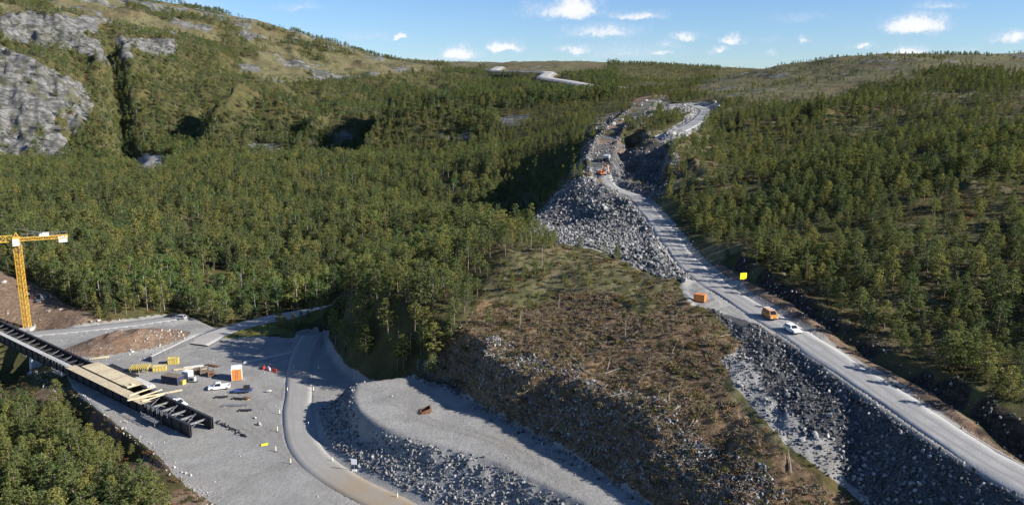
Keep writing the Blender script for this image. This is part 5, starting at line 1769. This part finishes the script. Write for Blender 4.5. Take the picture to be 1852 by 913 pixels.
# yellow sign by the gravel road
q = hit(1343, 521)
o = empty('yellow_sign', q, math.radians(12), 'square yellow sign on a tall pole beside the gravel road', 'sign')
MB().tube([(0, 0, -.3), (0, 0, 3.9)], [.075, .07], 8).obj('pole', 'grey_steel', o)
MB().box((0, -.1, 3.1), (1.75, .06, 1.6)).obj('panel', 'sign_yellow', o)
MB().box((0, -.05, 3.5), (1.5, .05, .08)).box((0, -.05, 2.7), (1.5, .05, .08)).obj('bracket', 'grey_steel', o)
# yellow mat, rusty plate, scrap row
q = hit(478, 804)
MBm = MB().box((0, 0, .08), (1.3, .7, .16), rz=.4).box((.2, .5, .06), (.9, .3, .12), rz=.2).obj('survey_board', 'sign_yellow'); MBm.location = q
tag(MBm, 'small yellow board lying on the gravel near the curving road', 'board')
q = hit(770, 745)
o = empty('rusty_bucket', q, .2, 'rusty excavator bucket lying on top of the spoil heap', 'bucket')
MB().prism([(-1.3, 0), (.7, 0), (1.2, .5), (1.05, 1.2), (.9, 1.2), (.95, .55), (.6, .15), (-1.2, .15)], -.9, .9).obj('shell', 'rust', o)
for y_ in (-.94, .94):
    MB().prism([(-1.3, 0), (.7, 0), (1.2, .5), (1.0, 1.2), (-.6, .6)], y_ - .04, y_ + .04).obj('cheek', 'rust', o)
for k in range(5):
    MB().box((-1.45, -.7 + k * .35, .08), (.4, .14, .12)).obj('tooth', 'black_steel', o)
rs = random.Random(9)
for k in range(9):
    f = k / 8
    q = hit(395 + 48 * f, 764 + 27 * f + rs.uniform(-2, 2))
    o = empty('scrap_steel', q, rs.random() * 3, 'bent black steel scrap in the row beyond the open bridge end', 'scrap', 'scrap steel beyond the bridge end')
    for m in range(3):
        a_ = rs.random() * 3; l_ = rs.uniform(.6, 1.6)
        MB().bar((-l_ * math.cos(a_) * .5, -l_ * math.sin(a_) * .5, .1 + .12 * m), (l_ * math.cos(a_) * .5, l_ * math.sin(a_) * .5, .25 + .15 * m), .22, .1).obj('plate', 'black_steel', o)

# ------------------------------------------------------------------ excavator and dump truck in the cut
eq = hit(1088, 318, 250)
ex = empty('excavator', eq, math.radians(-60), 'orange tracked excavator with raised boom at the mouth of the rock cut', 'excavator')
for y_ in (-1.15, 1.15):
    t_ = MB().prism([(-1.9, .35), (-1.6, .02), (1.6, .02), (1.9, .35), (1.9, .6), (1.6, .92), (-1.6, .92), (-1.9, .6)], y_ - .3, y_ + .3).obj('track', 'rubber', ex)
    for x_ in (-1.2, -.4, .4, 1.2):
        MB().tube([(x_, y_ - .33, .3), (x_, y_ + .33, .3)], [.22, .22], 8).obj('roller', 'grey_steel', t_)
MB().box((-.5, 0, 1.5), (3.2, 2.5, .95), taper=.96).box((-1.6, 0, 2.1), (1.2, 2.4, .6), taper=.9).obj('body', 'excavator_orange', ex)
cbx = MB().box((.65, .75, 2.35), (1.5, .95, 1.55), taper=.88).obj('cab', 'excavator_orange', ex)
MB().box((1.36, .75, 2.45), (.08, .8, 1.1)).box((.65, 1.20, 2.5), (1.2, .08, .9)).obj('window', 'dark_glass', cbx)
bm_ = MB().bar((1.0, -.15, 1.7), (2.6, -.15, 4.9), .45, .6).bar((2.5, -.15, 4.75), (5.0, -.15, 5.2), .4, .5).obj('boom', 'excavator_orange', ex)
MB().bar((1.5, -.15, 1.5), (2.4, -.15, 3.6), .2).obj('ram', 'grey_steel', bm_)
ar_ = MB().bar((4.7, -.15, 5.5), (5.6, -.15, 2.4), .34, .42).obj('arm', 'excavator_orange', ex)
MB().prism([(5.2, 2.6), (5.9, 2.5), (6.2, 1.7), (5.8, 1.1), (4.9, 1.2), (5.5, 1.6)], -.75, .45).obj('bucket', 'black_steel', ar_)
dq = hit(1098, 291, 250)
dt = empty('dump_truck', dq, math.radians(75), 'grey dump truck standing behind the orange excavator in the rock cut', 'dump truck')
MB().box((0, 0, .95), (7.6, 1.2, .4)).obj('chassis', 'black_steel', dt)
MB().prism([(-4.2, 1.5), (1.0, 1.3), (1.6, 3.0), (1.4, 3.2), (-4.4, 2.7)], -1.4, 1.4).obj('tipper_body', 'grey_paint', dt)
dc = MB().box((2.9, 0, 2.1), (1.9, 2.3, 1.9), taper=.9).obj('cab', 'amber_paint', dt)
MB().box((3.82, 0, 2.4), (.08, 1.8, .8)).obj('windscreen', 'dark_glass', dc)
for x_ in (2.9, -1.2, -2.9):
    for y_ in (-1.2, 1.2):
        w_ = MB().tube([(x_, y_ - .28, .75), (x_, y_ + .28, .75)], [.75, .75], 14).obj('wheel', 'tyre_dust', dt)
        MB().tube([(x_, y_ - .30, .75), (x_, y_ + .30, .75)], [.36, .36], 10).obj('rim', 'grey_paint', w_)

# ------------------------------------------------------------------ single boulders, felled trunks, snags
def boulder(px, py, size, mat, label, group, y0=90):
    q = hit(px, py, y0)
    src = (ROCKS if mat == 'blasted_stone' else PALE)
    o = bpy.data.objects.new('boulder', random.choice(src).data); COL.objects.link(o)
    o.location = (q.x, q.y, q.z + size * .16); o.rotation_euler = (random.random(), random.random() * .6, random.random() * 6.28); o.scale = (size,) * 3
    return tag(o, label, 'boulder', group)


for a_, b_, s_ in ((487, 709, 1.6), (469, 768, 1.7), (462, 756, 1.1)):
    boulder(a_, b_, s_, 'pale_stone', 'white boulder lying on the gravel left of the curving yard road', 'white boulders in the yard')
for a_, b_, s_ in ((8, 512, 2.4), (78, 540, 3.2), (70, 546, 2.2), (165, 582, 1.6), (180, 581, 1.4), (110, 560, 1.2)):
    boulder(a_, b_, s_, 'pale_stone', 'white boulder on the brown earth bank behind the crane', 'white boulders on the earth bank')
rb_ = random.Random(21)
npl = 0
while npl < 46:
    a_, b_ = rb_.uniform(960, 1240), rb_.uniform(330, 515)
    if inside(HEAP, np.array([a_]), np.array([b_]))[0]:
        boulder(a_, b_, rb_.uniform(1.6, 2.8), 'blasted_stone', 'large angular grey block in the rock fill beside the road', 'large blocks in the rock fill', 180); npl += 1
npl = 0
while npl < 30:
    a_, b_ = rb_.uniform(1300, 1750), rb_.uniform(600, 905)
    if inside(EMBL, np.array([a_]), np.array([b_]))[0]:
        boulder(a_, b_, rb_.uniform(.8, 1.5), 'pale_stone' if rb_.random() < .4 else 'blasted_stone', 'larger stone at the toe of the road embankment', 'larger stones at the embankment toe'); npl += 1
for a_, b_ in ((1110, 226), (1125, 218), (1098, 232), (1170, 184), (1182, 190), (1160, 192), (1238, 192), (1292, 186), (1300, 194), (1218, 244)):
    boulder(a_, b_, rb_.uniform(3, 5), 'pale_stone', 'pale blasted block near the upper road cut', 'pale blocks at the upper road cut', 380)
lg = []
for k in range(3):
    rn = random.Random(70 + k); b = MB()
    b.tube([(-3, 0, .14), (-1, rn.uniform(-.1, .1), .18), (1.2, rn.uniform(-.1, .1), .16), (3.2, 0, .14)], [.13, .12, .09, .05], 6)
    for m in range(5):
        x_ = rn.uniform(-1, 3); a_ = rn.random() * 6.28
        b.tube([(x_, 0, .18), (x_ + .4, math.cos(a_) * .6, .25 + abs(math.sin(a_)) * .6)], [.03, .01], 3, cap=False)
    lg.append(b.obj('felled_trunk', 'grey_wood', link=False).data)
npl = 0
while npl < 95:
    a_, b_ = rb_.uniform(820, 1500), rb_.uniform(500, 905)
    if inside(SLASH, np.array([a_]), np.array([b_]))[0]:
        q = hit(a_, b_)
        o = bpy.data.objects.new('felled_trunk', lg[npl % 3]); COL.objects.link(o)
        an = rb_.gauss(.55, .7)
        dx_, dy_l = math.cos(an) * 2, math.sin(an) * 2
        tl = math.atan2(h1(q.x + dx_, q.y + dy_l) - h1(q.x - dx_, q.y - dy_l), 4)
        o.location = (q.x, q.y, q.z + .05); o.rotation_euler = (0, -tl, an); s_ = rb_.uniform(.45, .95); o.scale = (s_, s_, s_)
        tag(o, 'thin grey felled trunk lying among brown branches on the cleared knoll', 'log', 'felled trunks on the cleared knoll'); npl += 1
for k, (a_, b_, hh_) in enumerate(((720, 640, 7), (742, 640, 6), (735, 650, 5), (980, 480, 6), (960, 450, 5), (1010, 560, 4), (1130, 610, 3.5), (940, 590, 4))):
    q = hit(a_, b_)
    rn = random.Random(k); b = MB(); b.tube([(0, 0, -.4), (.1, 0, hh_ * .5), (.25, .1, hh_)], [.13, .09, .03], 6)
    for m in range(9):
        z_ = rn.uniform(.35, .95) * hh_; a2 = rn.random() * 6.28; l_ = rn.uniform(.4, 1.1)
        b.tube([(.15, .05, z_), (.15 + l_ * math.cos(a2), .05 + l_ * math.sin(a2), z_ + .2)], [.03, .01], 3, cap=False)
    o = b.obj('dead_tree', 'grey_wood'); o.location = q
    tag(o, 'bare grey dead tree standing on the edge of the cleared knoll', 'dead tree', 'dead trees on the knoll')
